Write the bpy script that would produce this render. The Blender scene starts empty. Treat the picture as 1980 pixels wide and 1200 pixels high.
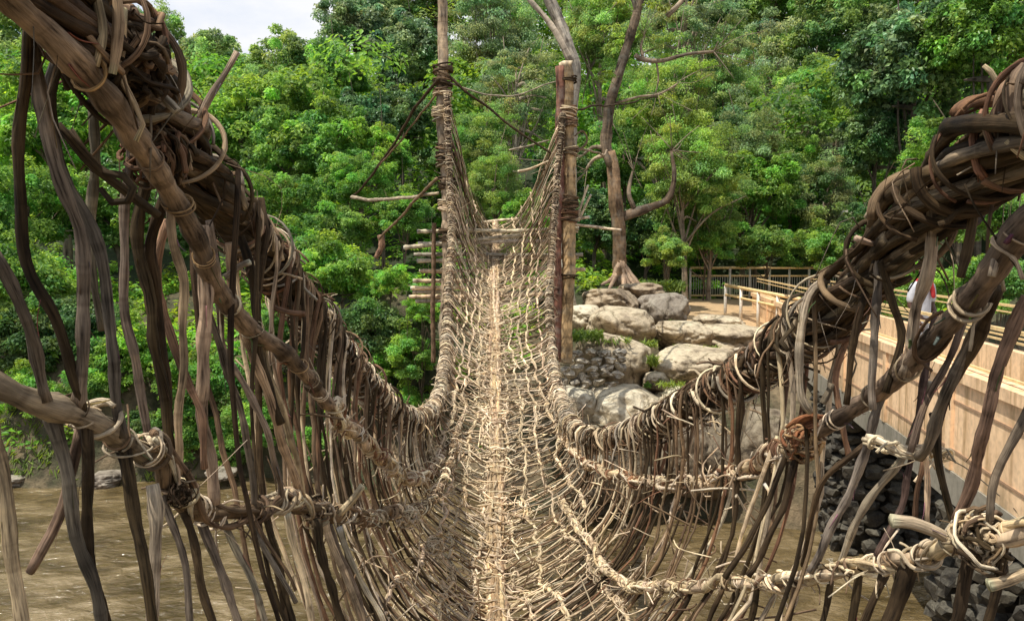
import bpy, bmesh, math, random
import numpy as np
from mathutils import Vector, Matrix, noise as mnoise

rnd = random.Random(7)
nr = np.random.default_rng(7)
scene = bpy.context.scene
COL = scene.collection
F = 1550.0
EYE = 5.3
TH = math.atan(100.0 / F)


def P(px, py, Y):
    """world point at forward distance Y seen in direction (px,py) of the survey photograph"""
    cx, cy, cz = (px - 990) / F, -(py - 600) / F, -1.0
    # camera looks along +Y, pitched down by TH
    dx = cx
    dy = cy * math.sin(TH) - cz * math.cos(TH)
    dz = cy * math.cos(TH) + cz * math.sin(TH)
    k = Y / dy
    return Vector((dx * k, Y, EYE + dz * k))


# ------------------------------------------------------------------ objects
def tag(o, label=None, cat=None, group=None, kind=None):
    if label: o['label'] = label
    if cat: o['category'] = cat
    if group: o['group'] = group
    if kind: o['kind'] = kind
    return o


def empty(name, loc=(0, 0, 0), label=None, cat=None, group=None):
    o = bpy.data.objects.new(name, None)
    o.location = loc
    o.empty_display_size = 0.2
    COL.objects.link(o)
    return tag(o, label, cat, group)


class MB:
    """collects vertices, faces, per-vertex tint and uv"""
    def __init__(s):
        s.v, s.f, s.c, s.u, s.n, s.sm = [], [], [], [], 0, []

    def add(s, v, f, c=None, u=None, smooth=True):
        v = np.asarray(v, float).reshape(-1, 3)
        s.v.append(v)
        s.f.extend([tuple(i + s.n for i in q) for q in f])
        s.sm.extend([smooth] * len(f))
        if c is None: c = (1, 1, 1)
        c = np.asarray(c, float)
        if c.ndim == 1: c = np.tile(c, (len(v), 1))
        s.c.append(c)
        if u is None: u = np.stack([v[:, 0], v[:, 2]], 1)
        s.u.append(np.asarray(u, float))
        s.n += len(v)

    def build(s, name, mat, parent=None, loc=None):
        me = bpy.data.meshes.new(name)
        v = np.concatenate(s.v) if s.v else np.zeros((0, 3))
        if loc is None: loc = Vector((0, 0, 0))
        v = v - np.array(loc)
        me.from_pydata(v.tolist(), [], s.f)
        c = np.concatenate(s.c)
        a = me.attributes.new('tint', 'FLOAT_COLOR', 'POINT')
        a.data.foreach_set('color', np.hstack([c, np.ones((len(c), 1))]).astype(np.float32).ravel())
        u = np.concatenate(s.u)
        b = me.attributes.new('along', 'FLOAT_VECTOR', 'POINT')
        b.data.foreach_set('vector', np.hstack([u, np.zeros((len(u), 1))]).astype(np.float32).ravel())
        me.polygons.foreach_set('use_smooth', s.sm)
        me.materials.append(mat)
        me.update()
        o = bpy.data.objects.new(name, me)
        COL.objects.link(o)
        o.location = loc
        if parent is not None:
            o.parent = parent
            o.location = Vector(loc) - parent.matrix_basis.translation
        return o


def catmull(pts, n):
    """n points evenly spaced along a Catmull-Rom curve through pts"""
    p = np.array([list(q) for q in pts], float)
    if len(p) == 2:
        t = np.linspace(0, 1, n)[:, None]
        return p[0] * (1 - t) + p[1] * t
    p = np.vstack([2 * p[0] - p[1], p, 2 * p[-1] - p[-2]])
    out = []
    m = 14
    for i in range(1, len(p) - 2):
        t = np.linspace(0, 1, m, endpoint=False)[:, None]
        a, b, c, d = p[i - 1], p[i], p[i + 1], p[i + 2]
        out.append(0.5 * (2 * b + (c - a) * t + (2 * a - 5 * b + 4 * c - d) * t ** 2 + (3 * b - a - 3 * c + d) * t ** 3))
    out.append(p[-2][None])
    q = np.vstack(out)
    s = np.concatenate([[0], np.cumsum(np.linalg.norm(np.diff(q, axis=0), axis=1))])
    ss = np.linspace(0, s[-1], n)
    return np.stack([np.interp(ss, s, q[:, k]) for k in range(3)], 1)


def length(p):
    return float(np.linalg.norm(np.diff(p, axis=0), axis=1).sum())


def wob(n, amp, freq, total):
    """smooth random sideways wander, 3 channels"""
    t = np.linspace(0, total, n)
    w = np.zeros((n, 3))
    for k in range(3):
        for h in (1, 2.3):
            w[:, k] += amp / h * np.sin(t * freq * h * 6.283 * (0.8 + 0.4 * rnd.random()) + rnd.random() * 6.283)
    return w


def frames(p):
    t = np.gradient(p, axis=0)
    t /= np.linalg.norm(t, axis=1)[:, None] + 1e-9
    a = np.array([0.31, 0.2, 1.0]) if abs(t[0][2]) < 0.85 else np.array([1.0, 0.2, 0.1])
    x = np.cross(t[0], a); x /= np.linalg.norm(x)
    X = np.zeros_like(p)
    for i in range(len(p)):
        x = x - t[i] * np.dot(x, t[i])
        x /= np.linalg.norm(x) + 1e-9
        X[i] = x
    return t, X, np.cross(t, X)


def tube(mb, p, r, k=6, tint=(1, 1, 1), cap=True, flat=1.0, tip=None, rag=0.0):
    p = np.asarray(p, float)
    n = len(p)
    r = np.full(n, r) if np.isscalar(r) else np.asarray(r, float)
    t, X, Z = frames(p)
    a = np.linspace(0, 2 * math.pi, k, endpoint=False)
    ca, sa = np.cos(a), np.sin(a)
    rm = np.repeat(r[:, None], k, 1)
    if rag:
        ridge = nr.normal(size=k) * rag
        drift = np.cumsum(nr.normal(size=(n, k)), 0)
        drift = (drift - drift.mean(0)) / (drift.std() + 1e-6)
        rm = rm * (1 + ridge[None, :] * .8 + drift * rag * .7 + nr.normal(size=(n, k)) * rag * .35).clip(.6, 1.5)
    v = p[:, None, :] + rm[:, :, None] * (X[:, None, :] * ca[None, :, None] + flat * Z[:, None, :] * sa[None, :, None])
    s = np.concatenate([[0], np.cumsum(np.linalg.norm(np.diff(p, axis=0), axis=1))]) + rnd.random() * 50
    # symmetric around-coordinate so the bark has no seam
    uu = np.tile(np.abs(a / math.pi - 1)[None, :], (n, 1)) + rnd.random() * 20
    vv = np.tile(s[:, None], (1, k))
    f = []
    for i in range(n - 1):
        b = i * k
        for j in range(k):
            j2 = (j + 1) % k
            f.append((b + j, b + j2, b + k + j2, b + k + j))
    v = v.reshape(-1, 3)
    if cap:
        f.append(tuple(range(k - 1, -1, -1)))
        f.append(tuple((n - 1) * k + j for j in range(k)))
    tint = np.asarray(tint, float)
    c = np.tile(tint, (n * k, 1))
    if rag:   # weathered and dark lengths of bark
        wv = np.convolve(nr.normal(size=n + 8), np.ones(5) / 2.2, 'same')[4:4 + n]
        c = c * np.repeat((1 + .28 * wv).clip(.5, 1.7), k)[:, None]
    if tip is not None:
        c[:k] = tip; c[-k:] = tip
    mb.add(v, f, c, np.stack([uu.ravel(), vv.ravel()], 1))


# ------------------------------------------------------------------ materials
def mat_new(name):
    m = bpy.data.materials.new(name)
    m.use_nodes = True
    nt = m.node_tree
    nt.nodes.clear()
    out = nt.nodes.new('ShaderNodeOutputMaterial')
    return m, nt, out


def N(nt, typ, **kw):
    n = nt.nodes.new(typ)
    for k, v in kw.items():
        if k.startswith('i_'):
            key = k[2:]
            key = int(key) if key.isdigit() else key.replace('_', ' ')
            n.inputs[key].default_value = v
        else:
            setattr(n, k, v)
    return n


def ramp(nt, src, stops):
    r = nt.nodes.new('ShaderNodeValToRGB')
    e = r.color_ramp.elements
    while len(e) < len(stops): e.new(0.5)
    for el, (pos, c) in zip(e, stops):
        el.position = pos
        el.color = (*c, 1) if len(c) == 3 else c
    nt.links.new(src, r.inputs[0])
    return r.outputs[0]


def mul(nt, a, b, fac=1.0):
    m = N(nt, 'ShaderNodeMix', data_type='RGBA', blend_type='MULTIPLY')
    m.inputs[0].default_value = fac
    nt.links.new(a, m.inputs[6]); nt.links.new(b, m.inputs[7])
    return m.outputs[2]


def mixc(nt, fac, a, b):
    m = N(nt, 'ShaderNodeMix', data_type='RGBA')
    nt.links.new(fac, m.inputs[0])
    for s, i in ((a, 6), (b, 7)):
        if isinstance(s, tuple): m.inputs[i].default_value = (*s, 1)
        else: nt.links.new(s, m.inputs[i])
    return m.outputs[2]


def bump(nt, h, strength, dist):
    b = N(nt, 'ShaderNodeBump', i_Strength=strength, i_Distance=dist)
    nt.links.new(h, b.inputs['Height'])
    return b.outputs[0]


def bark_material(name, uscale=5.0, vscale=9.0, bstr=0.8, bdist=0.004, lichen=0.0):
    """fibrous bark: tint attribute times streaks that run along the stem"""
    m, nt, out = mat_new(name)
    at = N(nt, 'ShaderNodeAttribute', attribute_name='tint')
    al = N(nt, 'ShaderNodeAttribute', attribute_name='along')
    mp = N(nt, 'ShaderNodeMapping'); mp.inputs['Scale'].default_value = (uscale, vscale, 1)
    nt.links.new(al.outputs['Vector'], mp.inputs[0])
    n1 = N(nt, 'ShaderNodeTexNoise', i_Scale=1.0, i_Detail=6.0, i_Roughness=0.65)
    nt.links.new(mp.outputs[0], n1.inputs['Vector'])
    streak = ramp(nt, n1.outputs['Fac'], [(0.33, (0.16, 0.14, 0.13)), (0.46, (0.9, 0.88, 0.86)), (0.54, (1.2, 1.18, 1.15)), (0.68, (1.8, 1.75, 1.65))])
    geo = N(nt, 'ShaderNodeNewGeometry')
    n2 = N(nt, 'ShaderNodeTexNoise', i_Scale=7.0, i_Detail=4.0, i_Roughness=0.6)
    nt.links.new(geo.outputs['Position'], n2.inputs['Vector'])
    patch = ramp(nt, n2.outputs['Fac'], [(0.3, (0.62, 0.6, 0.6)), (0.52, (1, 1, 1)), (0.7, (1.25, 1.2, 1.1))])
    warm = N(nt, 'ShaderNodeRGB'); warm.outputs[0].default_value = (1.03, 1.0, .93, 1)
    c = mul(nt, mul(nt, mul(nt, at.outputs['Color'], streak), patch), warm.outputs[0])
    # darker joints across the stem
    sp = N(nt, 'ShaderNodeSeparateXYZ'); nt.links.new(al.outputs['Vector'], sp.inputs[0])
    n4 = N(nt, 'ShaderNodeTexNoise', noise_dimensions='1D', i_Scale=9.0, i_Detail=3.0, i_Roughness=0.7)
    nt.links.new(sp.outputs[1], n4.inputs['W'])
    c = mul(nt, c, ramp(nt, n4.outputs['Fac'], [(0.34, (0.7, 0.68, 0.66)), (0.42, (1, 1, 1)), (0.66, (1, 1, 1)), (0.74, (1.18, 1.16, 1.12))]))
    if lichen:
        n3 = N(nt, 'ShaderNodeTexNoise', i_Scale=3.0, i_Detail=8.0, i_Roughness=0.7)
        nt.links.new(geo.outputs['Position'], n3.inputs['Vector'])
        f = ramp(nt, n3.outputs['Fac'], [(0.5, (0, 0, 0)), (0.68, (lichen,) * 3)])
        c = mixc(nt, f, c, (0.34, 0.33, 0.27))
    b = N(nt, 'ShaderNodeBsdfPrincipled', i_Roughness=0.74)
    b.inputs['Specular IOR Level'].default_value = 0.14
    nt.links.new(c, b.inputs['Base Color'])
    nt.links.new(bump(nt, n1.outputs['Fac'], bstr, bdist), b.inputs['Normal'])
    nt.links.new(b.outputs[0], out.inputs[0])
    return m


def leaf_material(name, yellow=(0.30, 0.36, 0.04), trans=0.46, rough=0.5):
    m, nt, out = mat_new(name)
    oi = N(nt, 'ShaderNodeObjectInfo')
    geo = N(nt, 'ShaderNodeNewGeometry')
    at = N(nt, 'ShaderNodeAttribute', attribute_name='tint')
    var = ramp(nt, geo.outputs['Random Per Island'], [(0.0, (0.5, 0.55, 0.55)), (0.5, (1, 1, 1)), (1.0, (1.5, 1.38, 1.15))])
    c = mul(nt, mul(nt, oi.outputs['Color'], var), at.outputs['Color'])
    mr = N(nt, 'ShaderNodeMapRange', i_1=0.86, i_2=1.0, i_3=0.0, i_4=0.28)
    nt.links.new(geo.outputs['Random Per Island'], mr.inputs[0])
    c = mixc(nt, mr.outputs[0], c, yellow)
    md = N(nt, 'ShaderNodeMapRange', i_1=0.0, i_2=0.018, i_3=0.6, i_4=0.0)
    nt.links.new(geo.outputs['Random Per Island'], md.inputs[0])
    c = mixc(nt, md.outputs[0], c, (.30, .22, .10))
    n5 = N(nt, 'ShaderNodeTexNoise', i_Scale=0.45, i_Detail=3.0)
    nt.links.new(geo.outputs['Position'], n5.inputs['Vector'])
    c = mul(nt, c, ramp(nt, n5.outputs['Fac'], [(.35, (.70, .84, .92)), (.5, (1, 1, 1)), (.66, (1.14, 1.1, 1.0))]))
    b = N(nt, 'ShaderNodeBsdfPrincipled', i_Roughness=rough)
    b.inputs['Specular IOR Level'].default_value = 0.35
    nt.links.new(c, b.inputs['Base Color'])
    t = N(nt, 'ShaderNodeBsdfTranslucent')
    hs = N(nt, 'ShaderNodeHueSaturation', i_Hue=0.48, i_Saturation=1.1, i_Value=1.6)
    nt.links.new(c, hs.inputs['Color'])
    nt.links.new(hs.outputs[0], t.inputs[0])
    mx = N(nt, 'ShaderNodeMixShader', i_0=trans)
    nt.links.new(b.outputs[0], mx.inputs[1]); nt.links.new(t.outputs[0], mx.inputs[2])
    nt.links.new(mx.outputs[0], out.inputs[0])
    return m


def rock_material(name, a, b_, dark, scale=1.0, moss=0.0, bstr=0.7):
    m, nt, out = mat_new(name)
    geo = N(nt, 'ShaderNodeNewGeometry')
    oi = N(nt, 'ShaderNodeObjectInfo')
    n1 = N(nt, 'ShaderNodeTexNoise', i_Scale=1.3 * scale, i_Detail=9.0, i_Roughness=0.65)
    n2 = N(nt, 'ShaderNodeTexNoise', i_Scale=9.0 * scale, i_Detail=8.0, i_Roughness=0.7)
    n3 = N(nt, 'ShaderNodeTexNoise', i_Scale=2.6 * scale, i_Detail=10.0, i_Roughness=0.75)
    for n in (n1, n2, n3): nt.links.new(geo.outputs['Position'], n.inputs['Vector'])
    c = ramp(nt, n1.outputs['Fac'], [(0.3, dark), (0.46, a), (0.62, b_)])
    c = mul(nt, c, ramp(nt, n2.outputs['Fac'], [(0.3, (0.55, 0.53, 0.5)), (0.5, (1, 1, 1)), (0.7, (1.25, 1.24, 1.2))]))
    c = mul(nt, c, ramp(nt, n3.outputs['Fac'], [(0.34, (0.35, 0.33, 0.3)), (0.46, (1, 1, 1))]))
    v1 = N(nt, 'ShaderNodeTexVoronoi', feature='DISTANCE_TO_EDGE', i_Scale=.8 * scale)
    wv = N(nt, 'ShaderNodeVectorMath', operation='MULTIPLY_ADD'); wv.inputs[1].default_value = (.5, .5, .5)
    nt.links.new(n3.outputs['Color'], wv.inputs[0]); nt.links.new(geo.outputs['Position'], wv.inputs[2]); nt.links.new(wv.outputs[0], v1.inputs['Vector'])
    c = mul(nt, c, ramp(nt, v1.outputs['Distance'], [(.0, (.3, .27, .23)), (.018, (.85, .84, .82)), (.05, (1, 1, 1))]))
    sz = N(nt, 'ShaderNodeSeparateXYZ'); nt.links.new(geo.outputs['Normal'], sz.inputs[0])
    c = mul(nt, c, ramp(nt, sz.outputs[2], [(.0, (.6, .54, .46)), (.55, (1, 1, 1))]))  # sunlit tops and shaded sides put into the rock colour
    c = mul(nt, c, oi.outputs['Color'])
    if moss:
        sx = N(nt, 'ShaderNodeSeparateXYZ'); nt.links.new(geo.outputs['Normal'], sx.inputs[0])
        f = N(nt, 'ShaderNodeMath', operation='MULTIPLY'); nt.links.new(sx.outputs[2], f.inputs[0])
        nt.links.new(ramp(nt, n1.outputs['Fac'], [(0.42, (0, 0, 0)), (0.6, (moss,) * 3)]), f.inputs[1])
        c = mixc(nt, f.outputs[0], c, (0.10, 0.13, 0.04))
    p = N(nt, 'ShaderNodeBsdfPrincipled', i_Roughness=0.85)
    nt.links.new(c, p.inputs['Base Color'])
    ad = N(nt, 'ShaderNodeMath', operation='ADD')
    nt.links.new(n2.outputs['Fac'], ad.inputs[0]); nt.links.new(n3.outputs['Fac'], ad.inputs[1])
    nt.links.new(bump(nt, ad.outputs[0], bstr, 0.06 / scale), p.inputs['Normal'])
    nt.links.new(p.outputs[0], out.inputs[0])
    return m


def paint_material(name, col, dirt=(0.25, 0.2, 0.14), rough=0.6, scale=2.0, amount=0.6):
    m, nt, out = mat_new(name)
    geo = N(nt, 'ShaderNodeNewGeometry')
    mp = N(nt, 'ShaderNodeMapping'); mp.inputs['Scale'].default_value = (scale, scale, scale * 0.25)
    nt.links.new(geo.outputs['Position'], mp.inputs[0])
    n1 = N(nt, 'ShaderNodeTexNoise', i_Scale=1.5, i_Detail=8.0, i_Roughness=0.7)
    nt.links.new(mp.outputs[0], n1.inputs['Vector'])
    n2 = N(nt, 'ShaderNodeTexNoise', i_Scale=14.0, i_Detail=5.0)
    nt.links.new(geo.outputs['Position'], n2.inputs['Vector'])
    f = ramp(nt, n1.outputs['Fac'], [(0.45, (0, 0, 0)), (0.75, (amount,) * 3)])
    c = mixc(nt, f, col, dirt)
    c = mul(nt, c, ramp(nt, n2.outputs['Fac'], [(0.3, (0.82, 0.82, 0.82)), (0.6, (1.05, 1.05, 1.05))]))
    p = N(nt, 'ShaderNodeBsdfPrincipled', i_Roughness=rough)
    nt.links.new(c, p.inputs['Base Color'])
    nt.links.new(bump(nt, n2.outputs['Fac'], 0.25, 0.01), p.inputs['Normal'])
    nt.links.new(p.outputs[0], out.inputs[0])
    return m


def parapet_material():
    m = paint_material('peach_parapet', (0.92, 0.63, 0.37), (0.50, 0.32, 0.17), 0.75, 1.0, 0.6)
    nt = m.node_tree
    p = next(n for n in nt.nodes if n.type == 'BSDF_PRINCIPLED')
    c = p.inputs['Base Color'].links[0].from_socket
    geo = N(nt, 'ShaderNodeNewGeometry')
    mp = N(nt, 'ShaderNodeMapping'); mp.inputs['Scale'].default_value = (7, 7, .5)
    nt.links.new(geo.outputs['Position'], mp.inputs[0])
    n1 = N(nt, 'ShaderNodeTexNoise', i_Scale=1.0, i_Detail=5.0, i_Roughness=.6); nt.links.new(mp.outputs[0], n1.inputs['Vector'])
    c = mul(nt, c, ramp(nt, n1.outputs['Fac'], [(.36, (.62, .58, .5)), (.5, (1, 1, 1)), (.7, (1.06, 1.08, 1.1))]))
    sp = N(nt, 'ShaderNodeSeparateXYZ'); nt.links.new(geo.outputs['Position'], sp.inputs[0])
    mr = N(nt, 'ShaderNodeMapRange', i_1=EYE - 1.95, i_2=EYE - 2.3, i_3=0.0, i_4=.75); nt.links.new(sp.outputs[2], mr.inputs[0])
    n2 = N(nt, 'ShaderNodeTexNoise', i_Scale=3.0, i_Detail=8.0, i_Roughness=.7); nt.links.new(geo.outputs['Position'], n2.inputs['Vector'])
    f = N(nt, 'ShaderNodeMath', operation='MULTIPLY'); nt.links.new(mr.outputs[0], f.inputs[0])
    nt.links.new(ramp(nt, n2.outputs['Fac'], [(.38, (0, 0, 0)), (.62, (1, 1, 1))]), f.inputs[1])
    nt.links.new(mixc(nt, f.outputs[0], c, (.16, .14, .08)), p.inputs['Base Color'])
    return m


M_VINE = bark_material('vine_bark', 6, 8, 0.9, 0.006)
M_POST = bark_material('post_bark', 4, 3, 0.8, 0.012, lichen=0.5)
M_TRUNK = bark_material('tree_bark', 4, 1.6, 0.8, 0.03, lichen=0.35)
M_LEAF = leaf_material('leaf_green')
M_LEAF_PALE = leaf_material('leaf_pale', yellow=(0.36, 0.40, 0.08), trans=0.42)
M_LEAF_DARK = leaf_material('leaf_dark', yellow=(0.16, 0.24, 0.03), trans=0.28, rough=0.38)
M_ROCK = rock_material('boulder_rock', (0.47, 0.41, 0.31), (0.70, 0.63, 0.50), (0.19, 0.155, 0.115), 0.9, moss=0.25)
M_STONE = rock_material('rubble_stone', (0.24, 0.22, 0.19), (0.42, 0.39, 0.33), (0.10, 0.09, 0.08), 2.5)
M_PEACH = parapet_material()
M_CONC = paint_material('mossy_concrete', (0.30, 0.27, 0.21), (0.09, 0.09, 0.05), 0.85, 3.0, 0.85)
M_RAIL = paint_material('rail_paint', (0.90, 0.64, 0.30), (0.30, 0.18, 0.10), 0.5, 6.0, 0.5)
M_BAR = paint_material('bar_paint', (0.74, 0.69, 0.58), (0.35, 0.24, 0.15), 0.5, 6.0, 0.5)
M_GROOVE = paint_material('dark_joint', (0.42, 0.26, 0.15), (0.2, 0.14, 0.1), 0.8, 3.0, 0.5)


# ------------------------------------------------------------------ terrain
def sst(a, b, x):
    if a > b: return 1 - sst(b, a, x)
    t = min(1, max(0, (x - a) / (b - a)))
    return t * t * (3 - 2 * t)


def fbm(x, y, s=1.0, z=0.0):
    return mnoise.fractal(Vector((x * s, y * s, z)), 1.0, 2.0, 4)


def shore(x):
    w = sst(-2.5, 1.5, x)
    return 18.6 * (1 - w) + 15.9 * w + 0.5 * math.sin(x * 0.7) - 0.8 * sst(4, 12, x)


def ground(x, y):
    s = shore(x)
    right = sst(-1.5, 1.0, x)
    steep = 2.6 - 0.9 * right
    h = -1.6 + (4.7 - .7 * right) * sst(s - 1.3, s + steep, y) + (0.5 + 0.6 * right) * sst(s + 1.5, s + 6, y)
    h += 0.5 * sst(22, 28, y)
    y0 = 26 + 8 * sst(3, 6, x) * sst(22, 17, x) if 3 < x < 22 else 26
    if y > y0: h += 0.27 * (y - y0) * sst(y0, y0 + 10, y)
    h += 1.5 * math.exp(-((x + 2.9) ** 2 + (y - 20.6) ** 2) / 4.0)
    h += 2.5 * sst(9, 16, x) * sst(11, 17, y + 2)
    # the near bank behind the viewer
    h = max(h, -1.6 + 5.0 * sst(-1.2, -4.0, y))
    h += 0.22 * fbm(x, y, 0.35) + (0.8 * fbm(x, y, 0.09) if y > 24 else 0)
    if 4.2 < x < 18 and 20 < y < 34: h = min(h, 2.95 + (y - 21) * .045)
    return h


def make_ground():
    xs = np.concatenate([np.linspace(-140, -26, 20), np.linspace(-24, 24, 110), np.linspace(26, 140, 20)])
    ys = np.concatenate([np.linspace(-60, -5, 12), np.linspace(-4, 40, 120), np.linspace(42, 170, 28)])
    v, f = [], []
    for y in ys:
        for x in xs: v.append((x, y, ground(x, y)))
    w = len(xs)
    for j in range(len(ys) - 1):
        for i in range(w - 1):
            a = j * w + i
            f.append((a, a + 1, a + w + 1, a + w))
    m, nt, out = mat_new('bank_soil')
    geo = N(nt, 'ShaderNodeNewGeometry')
    n1 = N(nt, 'ShaderNodeTexNoise', i_Scale=0.7, i_Detail=8.0, i_Roughness=0.65)
    n2 = N(nt, 'ShaderNodeTexNoise', i_Scale=6.0, i_Detail=8.0, i_Roughness=0.7)
    for n in (n1, n2): nt.links.new(geo.outputs['Position'], n.inputs['Vector'])
    c = ramp(nt, n1.outputs['Fac'], [(0.36, (0.035, 0.05, 0.014)), (0.5, (0.10, 0.085, 0.045)), (0.66, (0.26, 0.19, 0.11))])
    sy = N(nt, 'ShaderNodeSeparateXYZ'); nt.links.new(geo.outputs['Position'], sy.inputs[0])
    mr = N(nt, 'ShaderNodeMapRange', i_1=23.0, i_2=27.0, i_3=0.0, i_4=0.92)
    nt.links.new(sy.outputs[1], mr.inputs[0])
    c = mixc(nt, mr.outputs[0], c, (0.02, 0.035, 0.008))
    c = mul(nt, c, ramp(nt, n2.outputs['Fac'], [(0.3, (0.5, 0.5, 0.5)), (0.6, (1.2, 1.2, 1.2))]))
    p = N(nt, 'ShaderNodeBsdfPrincipled', i_Roughness=0.95)
    nt.links.new(c, p.inputs['Base Color'])
    nt.links.new(bump(nt, n2.outputs['Fac'], 0.8, 0.15), p.inputs['Normal'])
    nt.links.new(p.outputs[0], out.inputs[0])
    mb = MB(); mb.add(v, f)
    tag(mb.build('ground', m), kind='structure')


def make_water():
    m, nt, out = mat_new('muddy_water')
    geo = N(nt, 'ShaderNodeNewGeometry')
    mp = N(nt, 'ShaderNodeMapping'); mp.inputs['Scale'].default_value = (0.9, 1.25, 1)
    nt.links.new(geo.outputs['Position'], mp.inputs[0])
    n1 = N(nt, 'ShaderNodeTexNoise', i_Scale=0.9, i_Detail=6.0, i_Roughness=0.6, i_Distortion=0.6)
    n2 = N(nt, 'ShaderNodeTexNoise', i_Scale=4.0, i_Detail=5.0, i_Roughness=0.55, i_Distortion=0.4)
    n3 = N(nt, 'ShaderNodeTexNoise', i_Scale=2.2, i_Detail=9.0, i_Roughness=0.75, i_Distortion=1.0)
    for n in (n1, n2, n3): nt.links.new(mp.outputs[0], n.inputs['Vector'])
    c = ramp(nt, n1.outputs['Fac'], [(0.36, (0.075, 0.052, 0.020)), (0.5, (0.145, 0.103, 0.045)), (0.64, (0.26, 0.195, 0.105))])
    foam = ramp(nt, n3.outputs['Fac'], [(0.625, (0, 0, 0)), (0.69, (0.7, 0.7, 0.7))])
    c = mixc(nt, foam, c, (0.62, 0.58, 0.48))
    p = N(nt, 'ShaderNodeBsdfPrincipled', i_Roughness=0.09)
    p.inputs['Specular IOR Level'].default_value = 0.6
    nt.links.new(c, p.inputs['Base Color'])
    ad = N(nt, 'ShaderNodeMath', operation='ADD')
    nt.links.new(n1.outputs['Fac'], ad.inputs[0]); nt.links.new(n2.outputs['Fac'], ad.inputs[1])
    nt.links.new(bump(nt, ad.outputs[0], 0.8, 0.15), p.inputs['Normal'])
    nt.links.new(p.outputs[0], out.inputs[0])
    mb = MB()
    mb.add([(-140, -6, 0), (140, -6, 0), (140, 24, 0), (-140, 24, 0)], [(0, 1, 2, 3)])
    tag(mb.build('river_water', m), kind='structure')


# ------------------------------------------------------------------ foliage
def leaf_mesh(centers, normals, dirs, L, W, tint=None):
    """n folded diamond leaves -> verts (4n,3), faces"""
    n = len(centers)
    d = dirs - normals * np.sum(dirs * normals, 1)[:, None]
    d /= np.linalg.norm(d, axis=1)[:, None] + 1e-9
    s = np.cross(normals, d)
    L = np.asarray(L).reshape(-1, 1); W = np.asarray(W).reshape(-1, 1)
    a = centers - d * L * 0.5
    b = centers + d * L * 0.5 - normals * L * 0.12
    l = centers + s * W * 0.5 - d * L * 0.06 - normals * W * -0.18
    r = centers - s * W * 0.5 - d * L * 0.06 - normals * W * -0.18
    v = np.stack([a, l, b, r], 1).reshape(-1, 3)
    i = np.arange(n) * 4
    t1 = np.stack([i, i + 2, i + 1], 1); t2 = np.stack([i, i + 3, i + 2], 1)
    return v, np.stack([t1, t2], 1).reshape(-1, 3)


def build_leaves(name, v, f, mat, tint=None):
    me = bpy.data.meshes.new(name)
    me.vertices.add(len(v)); me.vertices.foreach_set('co', v.astype(np.float32).ravel())
    me.loops.add(len(f) * 3); me.loops.foreach_set('vertex_index', f.astype(np.int32).ravel())
    me.polygons.add(len(f))
    me.polygons.foreach_set('loop_start', np.arange(0, len(f) * 3, 3, dtype=np.int32))
    me.polygons.foreach_set('loop_total', np.full(len(f), 3, dtype=np.int32))
    a = me.attributes.new('tint', 'FLOAT_COLOR', 'POINT')
    if tint is None: tint = np.ones((len(v), 3))
    a.data.foreach_set('color', np.hstack([tint, np.ones((len(v), 1))]).astype(np.float32).ravel())
    me.materials.append(mat)
    me.update(); me.validate()
    return me


def unit(v):
    return v / (np.linalg.norm(v, axis=1)[:, None] + 1e-9)


def crown_mesh(name, seed, mat, R=(1, 1, 0.8), clumps=60, per=220, cr=0.3, leaf=0.07, aspect=0.5, squash=0.6, low=-0.6, droop=0.3, spray=0.0):
    """crown of unit radius: clumps spread over an uneven ellipsoid, leaves over every clump; returns mesh and clump centres"""
    g = np.random.default_rng(seed)
    cen = []
    while len(cen) < clumps:
        d = unit(g.normal(size=(1, 3)))[0]
        if d[2] < low: continue
        rr = g.uniform(0.35, 1.0) ** 0.55
        lump = 0.78 + 0.32 * math.sin(3 * d[0] + seed) * math.cos(2.6 * d[1] + 1.3 * seed) + 0.12 * math.sin(7 * d[2] + seed)
        cen.append(d * rr * lump)
    cen = np.array(cen) * np.array(R)
    Vs, Fs, T, off = [], [], [], 0
    for c in cen:
        n = int(per * g.uniform(0.5, 1.4))
        r = cr * g.uniform(0.55, 1.3)
        d = unit(g.normal(size=(n, 3)))
        d[:, 2] = np.where(d[:, 2] < -0.65, -d[:, 2], d[:, 2])
        rad = r * g.uniform(0.25, 1.0, n) ** 0.5
        # sub-sprays make leaves gather in twigs
        tw = unit(g.normal(size=(14, 3)))
        tw[:, 2] = np.abs(tw[:, 2]) * 0.7 - 0.12
        pick = g.integers(0, 14, n)
        q = d * rad[:, None]
        q = q * (1 - spray) + spray * (tw[pick] * (r * g.uniform(0.4, 1.15, n))[:, None] + 0.25 * q)
        q[:, 2] *= squash
        pos = c + q
        nrm = unit(q * np.array([0.7, 0.7, 0.7]) / r + np.array([0, 0, 0.6]) + g.normal(scale=0.6, size=(n, 3)))
        dirs = unit(q + g.normal(scale=0.4 * r, size=(n, 3)) + np.array([0, 0, -droop * r]))
        L = leaf * g.uniform(0.6, 1.35, n)
        v, f = leaf_mesh(pos, nrm, dirs, L, L * aspect * g.uniform(0.8, 1.2, n))
        Vs.append(v); Fs.append(f + off); off += len(v)
        T.append(np.tile(np.array([1, 1, 1]) * g.uniform(0.6, 1.4) * np.array([g.uniform(0.8, 1.35), 1, g.uniform(0.75, 1.2)]), (len(v), 1)))
    return build_leaves(name, np.vstack(Vs), np.vstack(Fs), mat, np.vstack(T)), cen


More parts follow.
